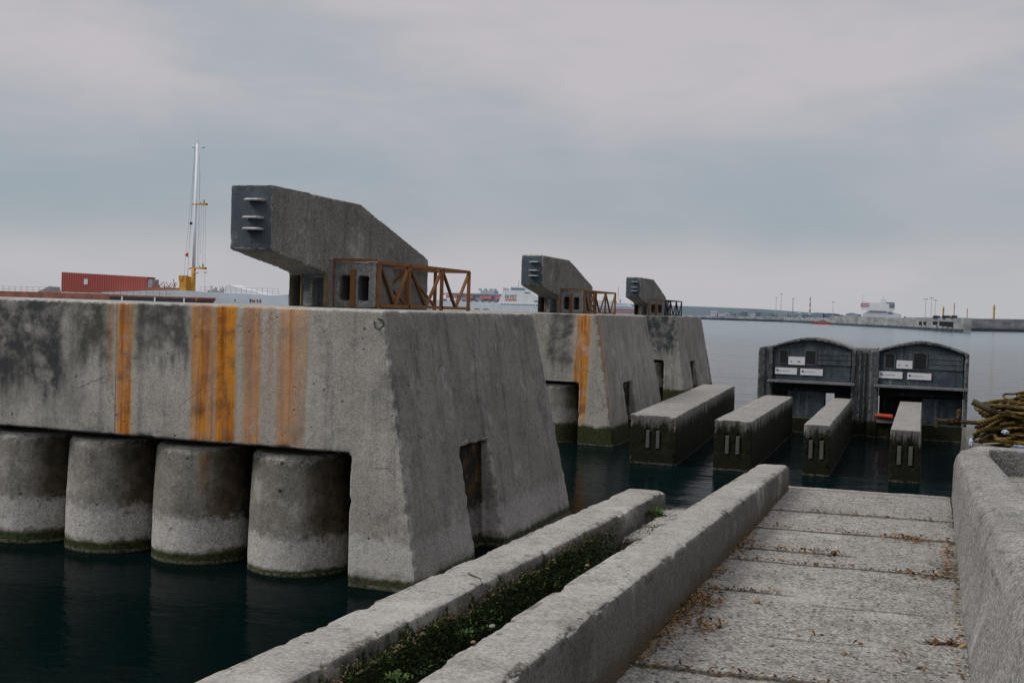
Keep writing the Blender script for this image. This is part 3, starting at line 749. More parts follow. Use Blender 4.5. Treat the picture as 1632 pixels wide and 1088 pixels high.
for i in range(24000):
    y = r.uniform(1.8, 8.3)
    dens = .5 + .5 * mnoise.noise(Vector((y * 1.1, 3., 0)))
    edge = 1. if y < 6.5 else max(0, 1 - (y - 6.5) / .6)
    if r.random() > (.35 + .9 * dens) * edge: continue
    h = r.random()          # 0 bottom, 1 top
    lim = .90 + .18 * mnoise.noise(Vector((y * 2.3, 0, 5.)))
    if h > lim: continue
    zt = kz(y)
    z = 1.80 + (zt - 1.80) * h
    out = .012 + .10 * (1 - h) * r.random() + .014 * r.random()
    p = (-1.85 + out, y, z)
    d = (Vector((.6, 0, .35)) + rv(r, .9)).normalized()
    t = r.betavariate(2, 2.6) * .74
    if h > lim - .06 and r.random() < .6: t = .7 + .3 * r.random()
    items.append((p, (Vector((1, 0, .4)) + rv(r, .5)).normalized(), d, r.uniform(.010, .026), r.uniform(.005, .011), t))
# dry fringe creeping over the edge
for i in range(1900):
    y = r.uniform(2.0, 7.4)
    if mnoise.noise(Vector((y * 1.7, 9., 0))) + r.uniform(-.3, .3) < .0: continue
    z = kz(y) + r.uniform(-.07, .004); x = -1.85 + (r.uniform(-.07, .01) if z > kz(y) - .01 else r.uniform(.0, .03))
    items.append(((x, y, z), (0, 0, 1), (Vector((.2, 0, .5)) + rv(r, 1.)).normalized(), r.uniform(.008, .022), r.uniform(.003, .006), .72 + .28 * r.random()))
# ground moss on the gutter stones
for i in range(800):
    y = r.uniform(2.5, 8.4); x = -1.58 - abs(r.gauss(0, .10))
    if x < -1.84 or mnoise.noise(Vector((x * 5, y * 2.1, 2.))) < .02: continue
    items.append(((x, y, 2.283 - .027 * y - .06 - .016 * (y - 4.3)), (0, 0, 1), (Vector((0, 0, .5)) + rv(r, .9)).normalized(), r.uniform(.01, .024), r.uniform(.005, .01), r.random() * .7))
o = scatter_mesh('moss', items, m_moss); tag(o, 'dark green moss and dry weeds creeping over the inner side of the water edge kerb', kind='stuff')

# green weed tuft at the far end of the water edge kerb, one more in the gutter in front
m_weed = ramp_mat('weed_green', [(0, (.02, .04, .01)), (.6, (.05, .10, .02)), (1, (.10, .15, .035))], .6)
def weed(c, n, R, H, label, seed):
    r = random.Random(seed); it = []
    for i in range(n):
        a = r.uniform(0, 6.28); q = R * math.sqrt(r.random())
        d = Vector((math.cos(a) * .7, math.sin(a) * .7, r.uniform(.3, 1.2))).normalized()
        it.append(((math.cos(a) * q * .6, math.sin(a) * q, .01 + r.random() * H * .4), (Vector((0, 0, 1)) + rv(r, .6)).normalized(), d, r.uniform(.4, 1.) * H, r.uniform(.006, .014), r.random()))
    o = scatter_mesh('weed', it, m_weed); o.location = c
    return tag(o, label, 'weed', 'weeds in the gutter')
weed((-1.80, 8.0, 1.95), 110, .12, .05, 'green weed tuft at the far end of the mossy kerb', 3)
weed((-1.72, 3.6, 2.07), 60, .07, .025, 'bright green weed in the gutter nearest the bottom of the photo', 4)
weed((-1.74, 4.3, 2.05), 40, .05, .022, 'small weed in the gutter just in front of the dark gap', 5)

# leaf litter
items = []
def litter(n, fy, fx, sy, sx, z=ZS + .006, size=(.016, .042), tmax=1.):
    for i in range(n):
        x, y = r.gauss(fx, sx), r.gauss(fy, sy)
        x = min(max(x, -1.155), .215)
        d = (rv(r, 1.) * Vector((1, 1, .35))).normalized()
        items.append(((x, y, z + abs(r.gauss(0, .008))), (rv(r, .5) + Vector((0, 0, 1))).normalized(), d, r.uniform(*size), r.uniform(.006, .018), r.random() * tmax))
def litter_line(n, y0, y1, x0, x1, w, tmax=1., size=(.012, .030)):
    for i in range(n):
        u = r.random(); litter(1, y0 + (y1 - y0) * u, x0 + (x1 - x0) * u, w, w, size=size, tmax=tmax)
# along the left kerb
for i in range(420):
    y = r.uniform(4.6, 9.2)
    m = .5 + .5 * mnoise.noise(Vector((y * 1.3, 0, 4.)))
    if r.random() > m ** 1.4 * 1.3: continue
    litter(1, y, -1.15 + abs(r.gauss(0, .045)), .02, .005)
litter(170, 6.05, -1.06, .16, .05); litter(110, 5.55, -1.0, .07, .09); litter(120, 5.8, -1.12, .2, .02); litter(70, 5.25, -1.12, .2, .03); litter(60, 7.75, -1.1, .15, .04); litter(40, 6.75, -1.12, .1, .03)
# along the joints
litter_line(170, 8.38, 8.49, -1.15, .2, .008, .6); litter_line(150, 7.18, 7.31, -1.15, .2, .008, .5); litter_line(120, 7.59, 7.69, -1.15, -.45, .008, .6)
litter_line(120, 4.81, 4.93, -1.15, .2, .009, .5); litter_line(60, 6.33, 6.39, -1.1, -.7, .008, .6); litter_line(50, 9.2, 9.33, -1.1, .2, .007, .5); litter_line(70, 5.72, 5.76, .06, .2, .014, .6)
litter(110, 8.42, -.05, .05, .08, tmax=.85); litter(70, 8.0, .18, .2, .02, tmax=.9); litter(60, 7.5, .18, .1, .03, tmax=.9); litter(80, 7.22, .05, .05, .1, tmax=.6)
litter(30, 7.55, -.62, .03, .09, tmax=.6)
for i in range(70): litter(1, r.uniform(4.4, 7.2), .20, .02, .01)
# blown about
for i in range(26): litter(1, r.uniform(4, 9), r.uniform(-1.0, .15), .01, .01, size=(.008, .018))
litter(12, 5.55, -.35, .06, .12, tmax=.6); litter(16, 5.3, -.05, .08, .12, tmax=.6); litter(20, 4.55, -.62, .03, .06, tmax=.7); litter(8, 5.45, -.95, .03, .03)
o = scatter_mesh('leaf_litter', items, m_leaf); tag(o, 'brown and yellow dead leaves blown along the walkway joints and edges', kind='stuff')

# little stones
def stone(c, s, mat, label, cat='stone'):
    bm = NB(); ball(bm, (0, 0, 0), 1, sub=2)
    for v in bm.verts:
        v.co *= 1 + .25 * mnoise.noise(v.co * 1.3 + Vector(c)); v.co = Vector((v.co.x * s[0], v.co.y * s[1], v.co.z * s[2]))
    o = obj('stone', bm, mat, None, c, True)
    return tag(o, label, cat, 'loose stones')
m_stone = plain('pale_stone', (.26, .235, .195), .85, .3, 20, bump=.4)
m_stone2 = plain('tan_stone', (.22, .155, .09), .85, .3, 20, bump=.4)
stone((-1.60, 5.62, 2.10), (.011, .016, .007), m_stone2, 'tan pebble in the gutter beyond the dark gap')
stone((-1.58, 4.2, 2.145), (.012, .02, .007), m_stone, 'pale pebble in the gutter in front of the dark gap')
stone((-1.56, 3.95, 2.15), (.010, .013, .006), m_stone2, 'tan pebble in the gutter nearest the viewer')
stone((-.80, 6.12, 1.885), (.018, .018, .016), m_stone2, 'small brown pebble on the big walkway slab near its left crack')
stone((-.63, 5.35, 1.885), (.014, .02, .012), m_stone, 'small white pebble on the big walkway slab')
stone((-.30, 5.36, 1.885), (.012, .015, .012), m_stone2, 'small brown pebble on the near part of the big walkway slab')
stone((.60, 9.6, 2.075), (.03, .03, .025), m_stone2, 'tan stone on the deck beside the right parapet')
stone((-.52, 7.66, 1.886), (.02, .02, .016), plain('dark_pebble', (.05, .045, .035), .9), 'dark pebble at the end of the short walkway crack')
# twig on the mossy kerb
bm = NB(); tube(bm, [(-1.99, 4.95, 2.155), (-1.95, 4.90, 2.16), (-1.90, 4.87, 2.158), (-1.86, 4.80, 2.15)], .0035, 6)
tag(obj('twig', bm, plain('twig_bark', (.05, .04, .03), .9)), 'thin dark twig lying on top of the mossy kerb', 'twig')

# ------------------------------------------------------------------ rope heap
def rope_mat(name, c, c2):
    k = M(name)
    w = k.t.nodes.new('ShaderNodeTexWave'); w.wave_type = 'BANDS'; w.bands_direction = 'DIAGONAL'
    k.l(k.tc.outputs['Object'], w.inputs[0]); w.inputs['Scale'].default_value = 14; w.inputs['Distortion'].default_value = 2
    col = k.mix(w.outputs['Fac'], c, c2)
    col = k.mix(k.ss(k.noise(5, 5), .35, .65), col, gain(c, .35))
    k.bump(w.outputs['Fac'], .6, .01)
    return k.done(col, .9, 0, .15)
ropes = [rope_mat('ochre_rope', (.10, .062, .014), (.27, .18, .05)), rope_mat('brown_rope', (.045, .028, .014), (.11, .066, .03)), rope_mat('olive_rope', (.08, .06, .016), (.20, .145, .042))]
heap = empty('rope_heap', (1.35, 13.55, 2.05), 'tangled heap of thick brown mooring ropes at the right edge', 'rope heap')
r = random.Random(29)
for i in range(84):
    a = r.uniform(.5, .95); b = r.uniform(.32, .6); ph = r.uniform(0, 6.28)
    tx, ty = r.uniform(-.3, .5), r.uniform(-.25, .25)
    cx, cy = r.uniform(.0, .3), r.uniform(-.2, .2)
    cz = .06 + .42 * r.random() * max(.2, 1 - abs(cx) * .6)
    rad = r.choice((.011, .014, .017, .021))
    a0, a1 = r.uniform(0, 1.5), r.uniform(4.5, 6.6)
    pts = []
    for k in range(40):
        t = a0 + (a1 - a0) * k / 39
        x = a * math.cos(t); y = b * math.sin(t)
        X_ = x * math.cos(ph * .12) - y * math.sin(ph * .12); Y_ = x * math.sin(ph * .12) + y * math.cos(ph * .12)
        R2 = (X_ + cx) ** 2 + (Y_ + cy) ** 2
        z = cz + tx * X_ * .25 + ty * Y_ * .3 + .20 * (1 - R2) + .05 * mnoise.noise(Vector((t * 1.3, i * 3.1, 0)))
        pts.append((X_ + cx + .03 * mnoise.noise(Vector((t * 2, i, 4))), Y_ + cy, max(z, rad)))
    bm = NB(); tube(bm, pts, rad, 8)
    obj('rope', bm, ropes[i % 3], heap, smooth=True)
# long strands sweeping over the front from the left
for i, (p0, p1, sag, rad) in enumerate([((-.82, -.5, .30), (.5, -.55, .50), .10, .022), ((-.80, -.55, .12), (.6, -.6, .22), -.08, .026), ((-.85, -.45, .16), (.3, -.5, .60), .12, .02), ((-.7, -.6, .05), (.5, -.62, .12), -.05, .026), ((-.6, -.5, .40), (.6, -.5, .62), .08, .024), ((-.82, -.5, .22), (.5, -.55, .38), 0.02, .028), ((-.8, -.5, .2), (.4, -.5, .66), .16, .018), ((-.82, -.5, .26), (.5, -.5, .70), .13, .022), ((-.6, -.55, .3), (.5, -.5, .44), .03, .02)]):
    bm = NB(); P0, P1 = Vector(p0), Vector(p1)
    tube(bm, [P0.lerp(P1, k / 24) + Vector((0, 0, sag * math.sin(math.pi * k / 24))) for k in range(25)], rad, 8)
    obj('rope', bm, ropes[i % 3], heap, smooth=True)
# pale thin line
bm = NB(); tube(bm, [(-.76, -.66, .10), (-.2, -.68, .17), (.3, -.68, .21)], .007, 6); obj('thin_line', bm, plain('pale_line', (.4, .36, .28), .8), heap)
# a white crumpled bag lying in the heap and another hanging off the edge
def bag(c, s, label, seed):
    bm = NB(); ball(bm, (0, 0, 0), 1, sub=4)
    for v in bm.verts:
        n = mnoise.noise(v.co * 2.2 + Vector((seed, 0, 0))); n2 = abs(mnoise.noise(v.co * 5 + Vector((0, seed, 0))))
        v.co *= 1 + .4 * n - .35 * n2; v.co = Vector((v.co.x * s[0], v.co.y * s[1], v.co.z * s[2]))
    return tag(obj('plastic_bag', bm, m_bag, None, c, True), label, 'bag', 'white plastic bags in the rope heap')
m_bag = plain('white_plastic', (.40, .44, .55), .35, .15, 6)
bag((.96, 12.82, 2.10), (.13, .09, .085), 'crumpled white plastic bag lying in the front of the rope heap', 2)
bag((.475, 12.95, 2.14), (.025, .04, .055), 'small white plastic scrap hanging at the left end of the rope heap', 5)
bag((.80, 12.88, 2.29), (.035, .03, .025), 'tiny white plastic scrap tucked high between the ropes', 8)
m_pipe = plain('brown_pipe', (.10, .065, .03), .85, .5, 9, 0, .3, .4, (.05, .035, .02))
# rusty pipe sticking out to the left, stub pipe pointing up
bm = NB(); tube(bm, [(.12, 13.2, 2.345), (.9, 13.2, 2.34)], .022, 12); pp = obj('rusty_pipe', bm, m_pipe, None, smooth=False)
tag(pp, 'rusty horizontal pipe sticking out left of the rope heap over the water', 'pipe', 'pipes in the rope heap')
bm = NB(); tube(bm, [(.125, 13.2, 2.37), (.13, 13.2, 2.33), (.13, 13.2, 2.27)], .022, 10); obj('pipe_elbow', bm, m_pipe, pp)
bm = NB(); ball(bm, (.28, 13.2, 2.34), .05, (1, 1, .9)); obj('coupling', bm, ropes[1], pp, smooth=True)
bm = NB(); tube(bm, [(.345, 13.2, 2.32), (.35, 13.2, 2.45)], .024, 10); ball(bm, (.35, 13.2, 2.45), .028, (1, 1, 1.2)); obj('valve_stem', bm, ropes[1], pp, smooth=True)
bm = NB(); tube(bm, [(.48, 13.2, 2.57), (.64, 13.2, 2.495), (.8, 13.25, 2.43)], .035, 12)
tag(obj('pipe_stub', bm, plain('dark_olive_pipe', (.07, .06, .03), .7)), 'dark olive pipe stub poking up left out of the rope heap', 'pipe', 'pipes in the rope heap')

# ------------------------------------------------------------------ vessels behind the piers, left
m_hullpale = plain('pale_hull', (.50, .55, .60), .5, .08, .3)
m_white = plain('ship_white', (.66, .68, .70), .5, .06, .4)
m_yellow = plain('marine_yellow', (.52, .26, .03), .6, .2, 1)
m_mast = plain('mast_white', (.78, .82, .86), .5, .06, .5)
m_wire = plain('wire', (.36, .38, .41), .6, .1, 1)
m_redc = None
k = M('red_container')
w = k.t.nodes.new('ShaderNodeTexWave'); w.bands_direction = 'X'; k.l(k.tc.outputs['Object'], w.inputs[0]); w.inputs['Scale'].default_value = .55
col = k.mix(w.outputs['Fac'], (.24, .05, .04), (.40, .095, .075)); col = k.mix(k.ss(k.noise(1.2, 5, .7, k.vec((1, 1, .4))), .5, .75), col, (.22, .09, .07))
m_redc = k.done(col, .6)
m_brown = plain('rusty_hull', (.26, .10, .075), .8, .3, .5)
m_black = plain('black_hull', (.02, .022, .028), .6, .3, .6)
m_greyd = plain('deck_grey', (.25, .27, .29), .7, .3, .5)

ship = empty('work_vessel', (-145.5, 200, 0), 'pale blue work vessel with a tall white mast behind the nearest pier', 'ship')
bm = NB()
prism(bm, [(-22, 0), (46, 0), (50, 5.4), (24, 5.2), (21, 4.9), (2, 5.3), (-3.5, 5.5), (-22, 4.6)], 'y', 0, 9)
obj('hull', bm, m_hullpale, ship)
bm = NB()
for i in range(60):
    x0 = 14.5 + i * .05
    pass
box(bm, 11.6, 11.8, -.06, 0, 3.5, 4.0); box(bm, 15.2, 15.6, -.06, 0, 3.4, 4.1); box(bm, 16.9, 17.2, -.06, 0, 3.4, 4.0); obj('hull_mark', bm, m_print, ship)
bm = NB(); box(bm, 15.8, 16.5, -.06, 0, 3.45, 3.9); box(bm, 17.5, 17.9, -.06, 0, 3.4, 4.0); obj('hull_mark', bm, m_orange, ship)
mast = NB(); tube(mast, [(0, 2, 10), (.1, 2, 20), (.3, 2, 36.2)], .36, 14, .28); mo = obj('mast', mast, m_mast, ship, smooth=True)
bm = NB(); tube(bm, [(0, 2, 5.), (0, 2, 10.2)], .46, 14); obj('mast_foot', bm, m_yellow, mo, smooth=True)
bm = NB(); tube(bm, [(.3, 2, 36), (.32, 2, 37.2)], .18, 8); tube(bm, [(.32, 2, 37), (.36, 2, 40)], .05, 6); obj('antenna', bm, m_mast, mo)
for z, xr_ in ((23.6, 2.9), (10.2, 3.0)):
    bm = NB(); box(bm, -.7, xr_, 1.7, 2.3, z - .12, z + .12); box(bm, xr_ - 1.2, xr_ + .0, 1.6, 2.4, z - .2, z + .2); obj('spreader', bm, m_yellow, mo)
    bm = NB(); tube(bm, [(xr_ - .7, 2, z), (xr_ - .7, 2, z + .9)], .16, 8); tube(bm, [(xr_ - 1.6, 2, z), (xr_ - 1.6, 2, z + .5)], .08, 6); obj('deck_light', bm, m_greyd, mo)
for x, z in ((-.75, 35.6), (1.65, 35.5), (-1.0, 10.2), (.8, 9.3), (2.9, 9.4)):
    bm = NB(); ball(bm, (x, 2, z), .38, (1.2, 1, .6)); bar(bm, (.3, 2, z), (x, 2, z), .08); obj('lamp', bm, m_lampw, mo) if False else obj('lamp', bm, m_white, mo, smooth=True)
for a, b in (((-.3, 2, 35.5), (-2.4, 2, 8)), ((-.4, 2, 35.3), (-1.5, 2, 7)), ((-.2, 2, 34), (-2.0, 2.5, 6)), ((2.2, 2, 23.5), (2.2, 2, 11)), ((1.6, 2, 23.5), (1.6, 2, 13)), ((1.1, 2, 30), (.9, 2, 10)), ((2.6, 2, 23), (2.9, 2, 5.)), ((.8, 2, 34), (1.3, 2, 10.4))):
    bm = NB(); tube(bm, [a, b], .028, 5); obj('stay', bm, m_wire, mo)
bm = NB(); ball(bm, (-.9, 2, 19.6), .32); obj('day_shape', bm, m_black, mo, smooth=True)
bm = NB(); prism(bm, [(-2.3, 12.9), (-1.5, 12.5), (-1.5, 13.5)], 'y', 1.9, 2.1); obj('flag', bm, m_orange, mo)
bm = NB(); box(bm, -2.8, -1.1, 1, 3, 5.4, 8.4); box(bm, -2.9, -1.9, .9, 3, 7.6, 8.6); obj('winch_housing', bm, m_yellow, ship)
bm = NB()
for i in range(26):
    x = r.uniform(-10, -3); z = 5.3 + r.random() * .8
    bar(bm, (x, 1.5, z), (x + r.uniform(-1.5, 1.5), 1.5, z + r.uniform(0, 2.2)), .1)
bar(bm, (-11.5, 1.5, 5.45), (-2, 1.5, 5.45), .25, 1.0)
obj('deck_gear', bm, m_brown, ship)
bm = NB()
for i in range(22):
    x = r.uniform(5, 9.5); z = 5.0 + r.random() * .5
    bar(bm, (x, 1.5, z), (x + r.uniform(-1, 1), 1.5, z + r.uniform(0, 1.2)), .14)
bar(bm, (4, 1.5, 5.15), (10.5, 1.5, 5.15), .25, .9)
obj('deck_gear', bm, m_greyd, ship)
bm = NB(); prism(bm, [(8.2, 5), (8.6, 6.6), (9.6, 6.9), (12, 6.2), (16, 5.6), (17.5, 5.0)], 'y', 1, 5); obj('tarpaulin', bm, m_white, ship)
bm = NB()
for i in range(16):
    x = 3 + i * 1.25
    bar(bm, (x, .2, 5.1), (x, .2, 6.3), .06)
for z in (5.7, 6.3): bar(bm, (3, .2, z), (21.8, .2, z), .05)
obj('railing', bm, m_wire, ship)

cont = empty('shipping_container', (-169.4, 203, 4.4), 'long red shipping container on the deck left of the white mast', 'container')
bm = NB(); hexa(bm, [(-11.1, -.5, 0), (9.6, 2.2, 0), (9.6, 5, 0), (-11.1, 3, 0)], [(-11.1, -.5, 4.4), (9.6, 2.2, 3.8), (9.6, 5, 3.8), (-11.1, 3, 4.4)])
obj('box', bm, m_redc, cont)
bm = NB(); hexa(bm, [(-5.5, .12, 1.8), (-4.6, .24, 1.8), (-4.6, .6, 1.8), (-5.5, .6, 1.8)], [(-5.5, .12, 3.), (-4.6, .24, 3.), (-4.6, .6, 3.), (-5.5, .6, 3.)]); obj('window', bm, m_white, cont)
bm = NB(); box(bm, 9.75, 10.9, 2.3, 4.6, .3, 3.3); obj('door', bm, m_greyd, cont)

barge = empty('barge', (-168, 190, 0), 'low rust brown barge with a dark flank at the left edge behind the nearest pier', 'barge')
bm = NB(); prism(bm, [(-60, 0), (29, 0), (32.3, 3.7), (32.3, 4.05), (10, 4.1), (9.6, 4.25), (-60, 4.1)], 'y', 0, 6); obj('hull', bm, m_brown, barge)
bm = NB(); box(bm, 11, 31.6, -.12, 0, 2.6, 3.75); obj('flank', bm, m_black, barge)
bm = NB()
for x in (14, 22, 29): box(bm, x, x + .35, -.2, -.12, 2.6, 3.8)
obj('fender', bm, m_white, barge)
bm = NB()
for i in range(40):
    x = -38 + i * 1.6
    bar(bm, (x, .5, 4.1), (x, .5, 5.2), .05)
for z in (4.65, 5.2): bar(bm, (-38, .5, z), (26, .5, z), .045)
obj('railing', bm, m_brown, barge)
bm = NB(); prism(bm, [(-9, 4.1), (-7.5, 4.6), (-5.4, 5.5), (-4.4, 5.3), (-4.0, 4.1)], 'y', 1, 3)
obj('covered_boat', bm, m_greyd, barge)

# ------------------------------------------------------------------ ferries
def window_row(bm, x0, x1, z0, z1, n, y=-.15):
    st = (x1 - x0) / n
    for i in range(n): box(bm, x0 + i * st + st * .2, x0 + i * st + st * .8, y, 0, z0, z1)
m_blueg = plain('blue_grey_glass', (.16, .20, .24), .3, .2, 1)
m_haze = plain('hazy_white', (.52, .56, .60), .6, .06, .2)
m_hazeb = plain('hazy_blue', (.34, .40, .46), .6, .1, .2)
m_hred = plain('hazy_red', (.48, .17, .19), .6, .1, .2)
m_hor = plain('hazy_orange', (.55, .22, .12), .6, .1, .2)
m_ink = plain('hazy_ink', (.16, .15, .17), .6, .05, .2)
fer = empty('ferry', (-250, 700, 0), 'white ferry with dark letters over an orange bar, left of the middle tower', 'ferry', 'ferries in the far harbour')
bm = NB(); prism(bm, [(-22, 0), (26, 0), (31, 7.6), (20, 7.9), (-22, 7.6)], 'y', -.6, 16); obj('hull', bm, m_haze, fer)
bm = NB(); prism(bm, [(-16, 7.6), (16, 7.8), (14, 10.8), (5.5, 16.2), (-12, 16.2), (-14.5, 12)], 'y', 0, 14); obj('superstructure', bm, m_white, fer)
bm = NB(); prism(bm, [(-9, 16.2), (5.5, 16.2), (3.8, 18.4), (-7.8, 18.7)], 'y', 1, 12); br = obj('bridge', bm, m_haze, fer)
bm = NB(); prism(bm, [(-7.6, 16.9), (2.2, 16.9), (1.2, 18.0), (-7.2, 18.0)], 'y', .7, 1); obj('window_band', bm, m_blueg, br)
bm = NB(); box(bm, -13, -11, 2, 6, 16.2, 17.7); bar(bm, (-4, 4, 18), (-3.2, 4, 23), .3); bar(bm, (0, 4, 18), (0, 4, 25), .25); bar(bm, (3, 4, 17), (3, 4, 24), .25); obj('mast', bm, m_hazeb, fer)
bm = NB(); window_row(bm, -14, 20, 7.0, 7.6, 17, -.75); box(bm, 2, 6, -.25, 0, 14.9, 15.5); box(bm, 9, 13, -.25, 0, 9.4, 10.2); obj('window_band', bm, m_blueg, fer)
bm = NB(); box(bm, -11.2, -3.2, -.2, 0, 9.75, 10.75); obj('orange_bar', bm, m_hor, fer)
cu = bpy.data.curves.new('letters', 'FONT'); cu.body = 'FAYIST'; cu.size = 3.5; cu.extrude = .05; cu.align_x = 'LEFT'
tmp = bpy.data.objects.new('letters', cu); C.objects.link(tmp); bpy.context.view_layer.update()
me = bpy.data.meshes.new_from_object(tmp.evaluated_get(DG())); bpy.data.objects.remove(tmp); bpy.data.curves.remove(cu)
me.materials.clear(); me.materials.append(m_ink)
xs = [v.co.x for v in me.vertices]; wdt = max(xs) - min(xs)
for v in me.vertices: v.co = Vector((-11.2 + (v.co.x - min(xs)) * 8. / wdt, -.2 - v.co.z, 11.1 + v.co.y))
lt = bpy.data.objects.new('lettering', me); C.objects.link(lt); lt.parent = fer

car = empty('cargo_ferry', (-285, 720, 0), 'long pale ferry carrying red trailers seen through the largest truss', 'ferry', 'ferries in the far harbour')
bm = NB(); prism(bm, [(-36, 0), (28, 0), (28, 9), (-36, 9)], 'y', 0, 14); obj('hull', bm, m_haze, car)
bm = NB(); box(bm, -30, 24, 1, 10, 12.6, 14.2); box(bm, -20, 20, 2, 9, 9, 12.6); box(bm, -2, 8, 1, 9, 14.2, 16.2); box(bm, 14, 15, 2, 4, 14, 18.5); obj('superstructure', bm, m_hazeb, car)
bm = NB(); box(bm, -24, 22, .6, 1, 13.3, 13.7); obj('window_band', bm, m_blueg, car)
for x0, x1, mm in ((-27, -19, m_hred), (-13, -7, m_hred), (-2, 6.5, m_hred), (9, 17.5, m_hred)):
    bm = NB(); box(bm, x0, x1, -.2, 1.5, 10.4, 12.5); obj('trailer', bm, mm, car)
bm = NB(); window_row(bm, -30, 26, 8.6, 9.9, 12, -.15); window_row(bm, -34, 26, 3.3, 3.9, 9); obj('porthole', bm, m_ink, car)
bm = NB()
for x in (-4, 0, 4, 7): box(bm, x, x + 1.6, 2, 4, 16.2, 17.6)
obj('funnel', bm, m_hazeb, car)

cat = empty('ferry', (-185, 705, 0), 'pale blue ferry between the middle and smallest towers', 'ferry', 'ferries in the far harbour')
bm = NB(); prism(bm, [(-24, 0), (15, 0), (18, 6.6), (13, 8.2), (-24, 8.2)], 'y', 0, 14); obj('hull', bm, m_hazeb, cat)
bm = NB(); prism(bm, [(-24, 8.2), (6, 8.2), (4, 9.2), (-24, 9.4)], 'y', 1, 12); box(bm, -20, -4, 1, 9, 9.4, 11.4); obj('superstructure', bm, m_haze, cat)
bm = NB(); box(bm, -24, 16, -.2, 0, 5.8, 6.2); box(bm, -24, 14, -.2, 0, 4.6, 4.9); obj('stripe', bm, m_ink, cat)
bm = NB(); box(bm, -4, 9, -.25, 0, 4.1, 5.3); obj('lettering_panel', bm, m_hred, cat)
bm = NB(); bar(bm, (-.5, 3, 8), (-.5, 3, 12.5), .8); bar(bm, (-2, 3, 12), (-2, 3, 20), .3); obj('mast', bm, m_hazeb, cat)

big = empty('ferry', (-32, 790, 0), 'white multi deck ferry rising above the far breakwater on the right', 'ferry', 'ferries in the far harbour')
bm = NB(); prism(bm, [(-9, 4), (14, 4), (15, 8.4), (9, 9.9), (-6, 9.9), (-9, 8)], 'y', 0, 14); obj('hull', bm, m_haze, big)
bm = NB(); prism(bm, [(-10, 11.0), (-4, 10.3), (8, 10.3), (10.6, 11.6), (10.8, 15.6), (10.4, 16.4), (3, 16.4), (2.6, 15.8), (-3, 15.4), (-9.6, 16.6), (-10.6, 13.5)], 'y', -1, 14); obj('upper_deck', bm, m_white, big)
bm = NB(); box(bm, 2.5, 5.5, .2, 10, 9.3, 10.4); box(bm, -5, 2.4, .5, 10, 9.3, 10.4); box(bm, 7.2, 9.6, -.4, 10, 8.8, 9.7); obj('car_deck_opening', bm, m_blueg, big)
bm = NB(); box(bm, 7.6, 10.9, -1.3, -1, 12.6, 15.2); box(bm, 5.5, 10.6, -1.3, -1, 15.8, 16.2); obj('window_band', bm, m_blueg, big)
for z in (13.0, 14.4):
    bm = NB(); box(bm, -10.5, -5.2, -1.25, -1, z, z + .7); obj('stripe', bm, m_hred, big)
bm = NB(); bar(bm, (-9.6, 3, 16), (-9.6, 3, 20.6), .35); bar(bm, (3.6, 3, 16), (3.6, 3, 20), .5); prism(bm, [(1.6, 16.4), (6.2, 16.4), (5, 18.2), (2.4, 18.2)], 'y', 2, 7); obj('mast', bm, m_haze, big)

# ------------------------------------------------------------------ breakwaters, far shore
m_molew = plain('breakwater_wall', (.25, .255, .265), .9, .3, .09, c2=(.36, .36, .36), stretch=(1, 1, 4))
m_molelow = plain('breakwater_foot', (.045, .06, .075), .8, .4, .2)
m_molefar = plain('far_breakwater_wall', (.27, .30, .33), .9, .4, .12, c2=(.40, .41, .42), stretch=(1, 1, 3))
def mole(name, pts, thick, label, wall, foot, hf=1.5, dark=()):
    t = empty(name, (0, 0, 0), label, 'breakwater', 'breakwaters across the harbour')
    bm = NB(); fm = NB()
    for (x0, y0, h0), (x1, y1, h1) in zip(pts, pts[1:]):
        d = Vector((x1 - x0, y1 - y0, 0)).normalized(); n = Vector((-d.y, d.x, 0)) * thick
        if n.y < 0: n = -n
        hexa(bm, [(x0, y0, -.5), (x1, y1, -.5), (x1 + n.x, y1 + n.y, -.5), (x0 + n.x, y0 + n.y, -.5)], [(x0, y0, h0), (x1, y1, h1), (x1 + n.x, y1 + n.y, h1), (x0 + n.x, y0 + n.y, h0)])
        q = -n.normalized() * .5
        hexa(fm, [(x0 + q.x, y0 + q.y, -.5), (x1 + q.x, y1 + q.y, -.5), (x1, y1, -.5), (x0, y0, -.5)], [(x0 + q.x, y0 + q.y, hf), (x1 + q.x, y1 + q.y, hf), (x1, y1, hf), (x0, y0, hf)])
    obj('wall', bm, wall, t); obj('foot', fm, foot, t)
    if dark:
        bm = NB()
        for (x, y, z, w, h) in dark: box(bm, x - w / 2, x + w / 2, y - 1.2, y + .5, z, z + h)
        obj('opening', bm, m_black, t)
    return t
def at(u, a, b): return tuple(a[i] + (b[i] - a[i]) * u for i in range(3))
A, B_, D_ = (-68., 868., 6.4), (-16., 652., 5.8), (13., 481., 5.7)
dk = []
for u, w, h, z in ((.45, 1.6, 1.8, 2.2), (.52, 1.6, 1.6, 2.4), (.68, 3., 1.6, 2.6), (.76, 2.5, 2., 2.2), (.82, 2.8, 2., 2.2), (.88, 3., 2.2, 2.0)):
    p = at(u, B_, D_); dk.append((p[0] - .3, p[1], z, w, h))
mole('breakwater', [A, B_, D_], 3, 'nearest section of grey breakwater with dark broken openings near its end', m_molew, m_molelow, 1.3, dk)
mole('breakwater', [(14, 600, 6.0), (52, 690, 7.0), (180, 860, 8.)], 12, 'smooth grey breakwater section running to the right edge behind the broken end', m_molew, m_molelow, 1.5)
mole('breakwater', [(-330, 1180, 4.2), (-208, 1150, 4.2), (-134, 1145, 4.6), (-66, 880, 5.2)], 10, 'long low pale breakwater of rocks and quay in the far distance', m_molefar, m_molelow, 1.9)
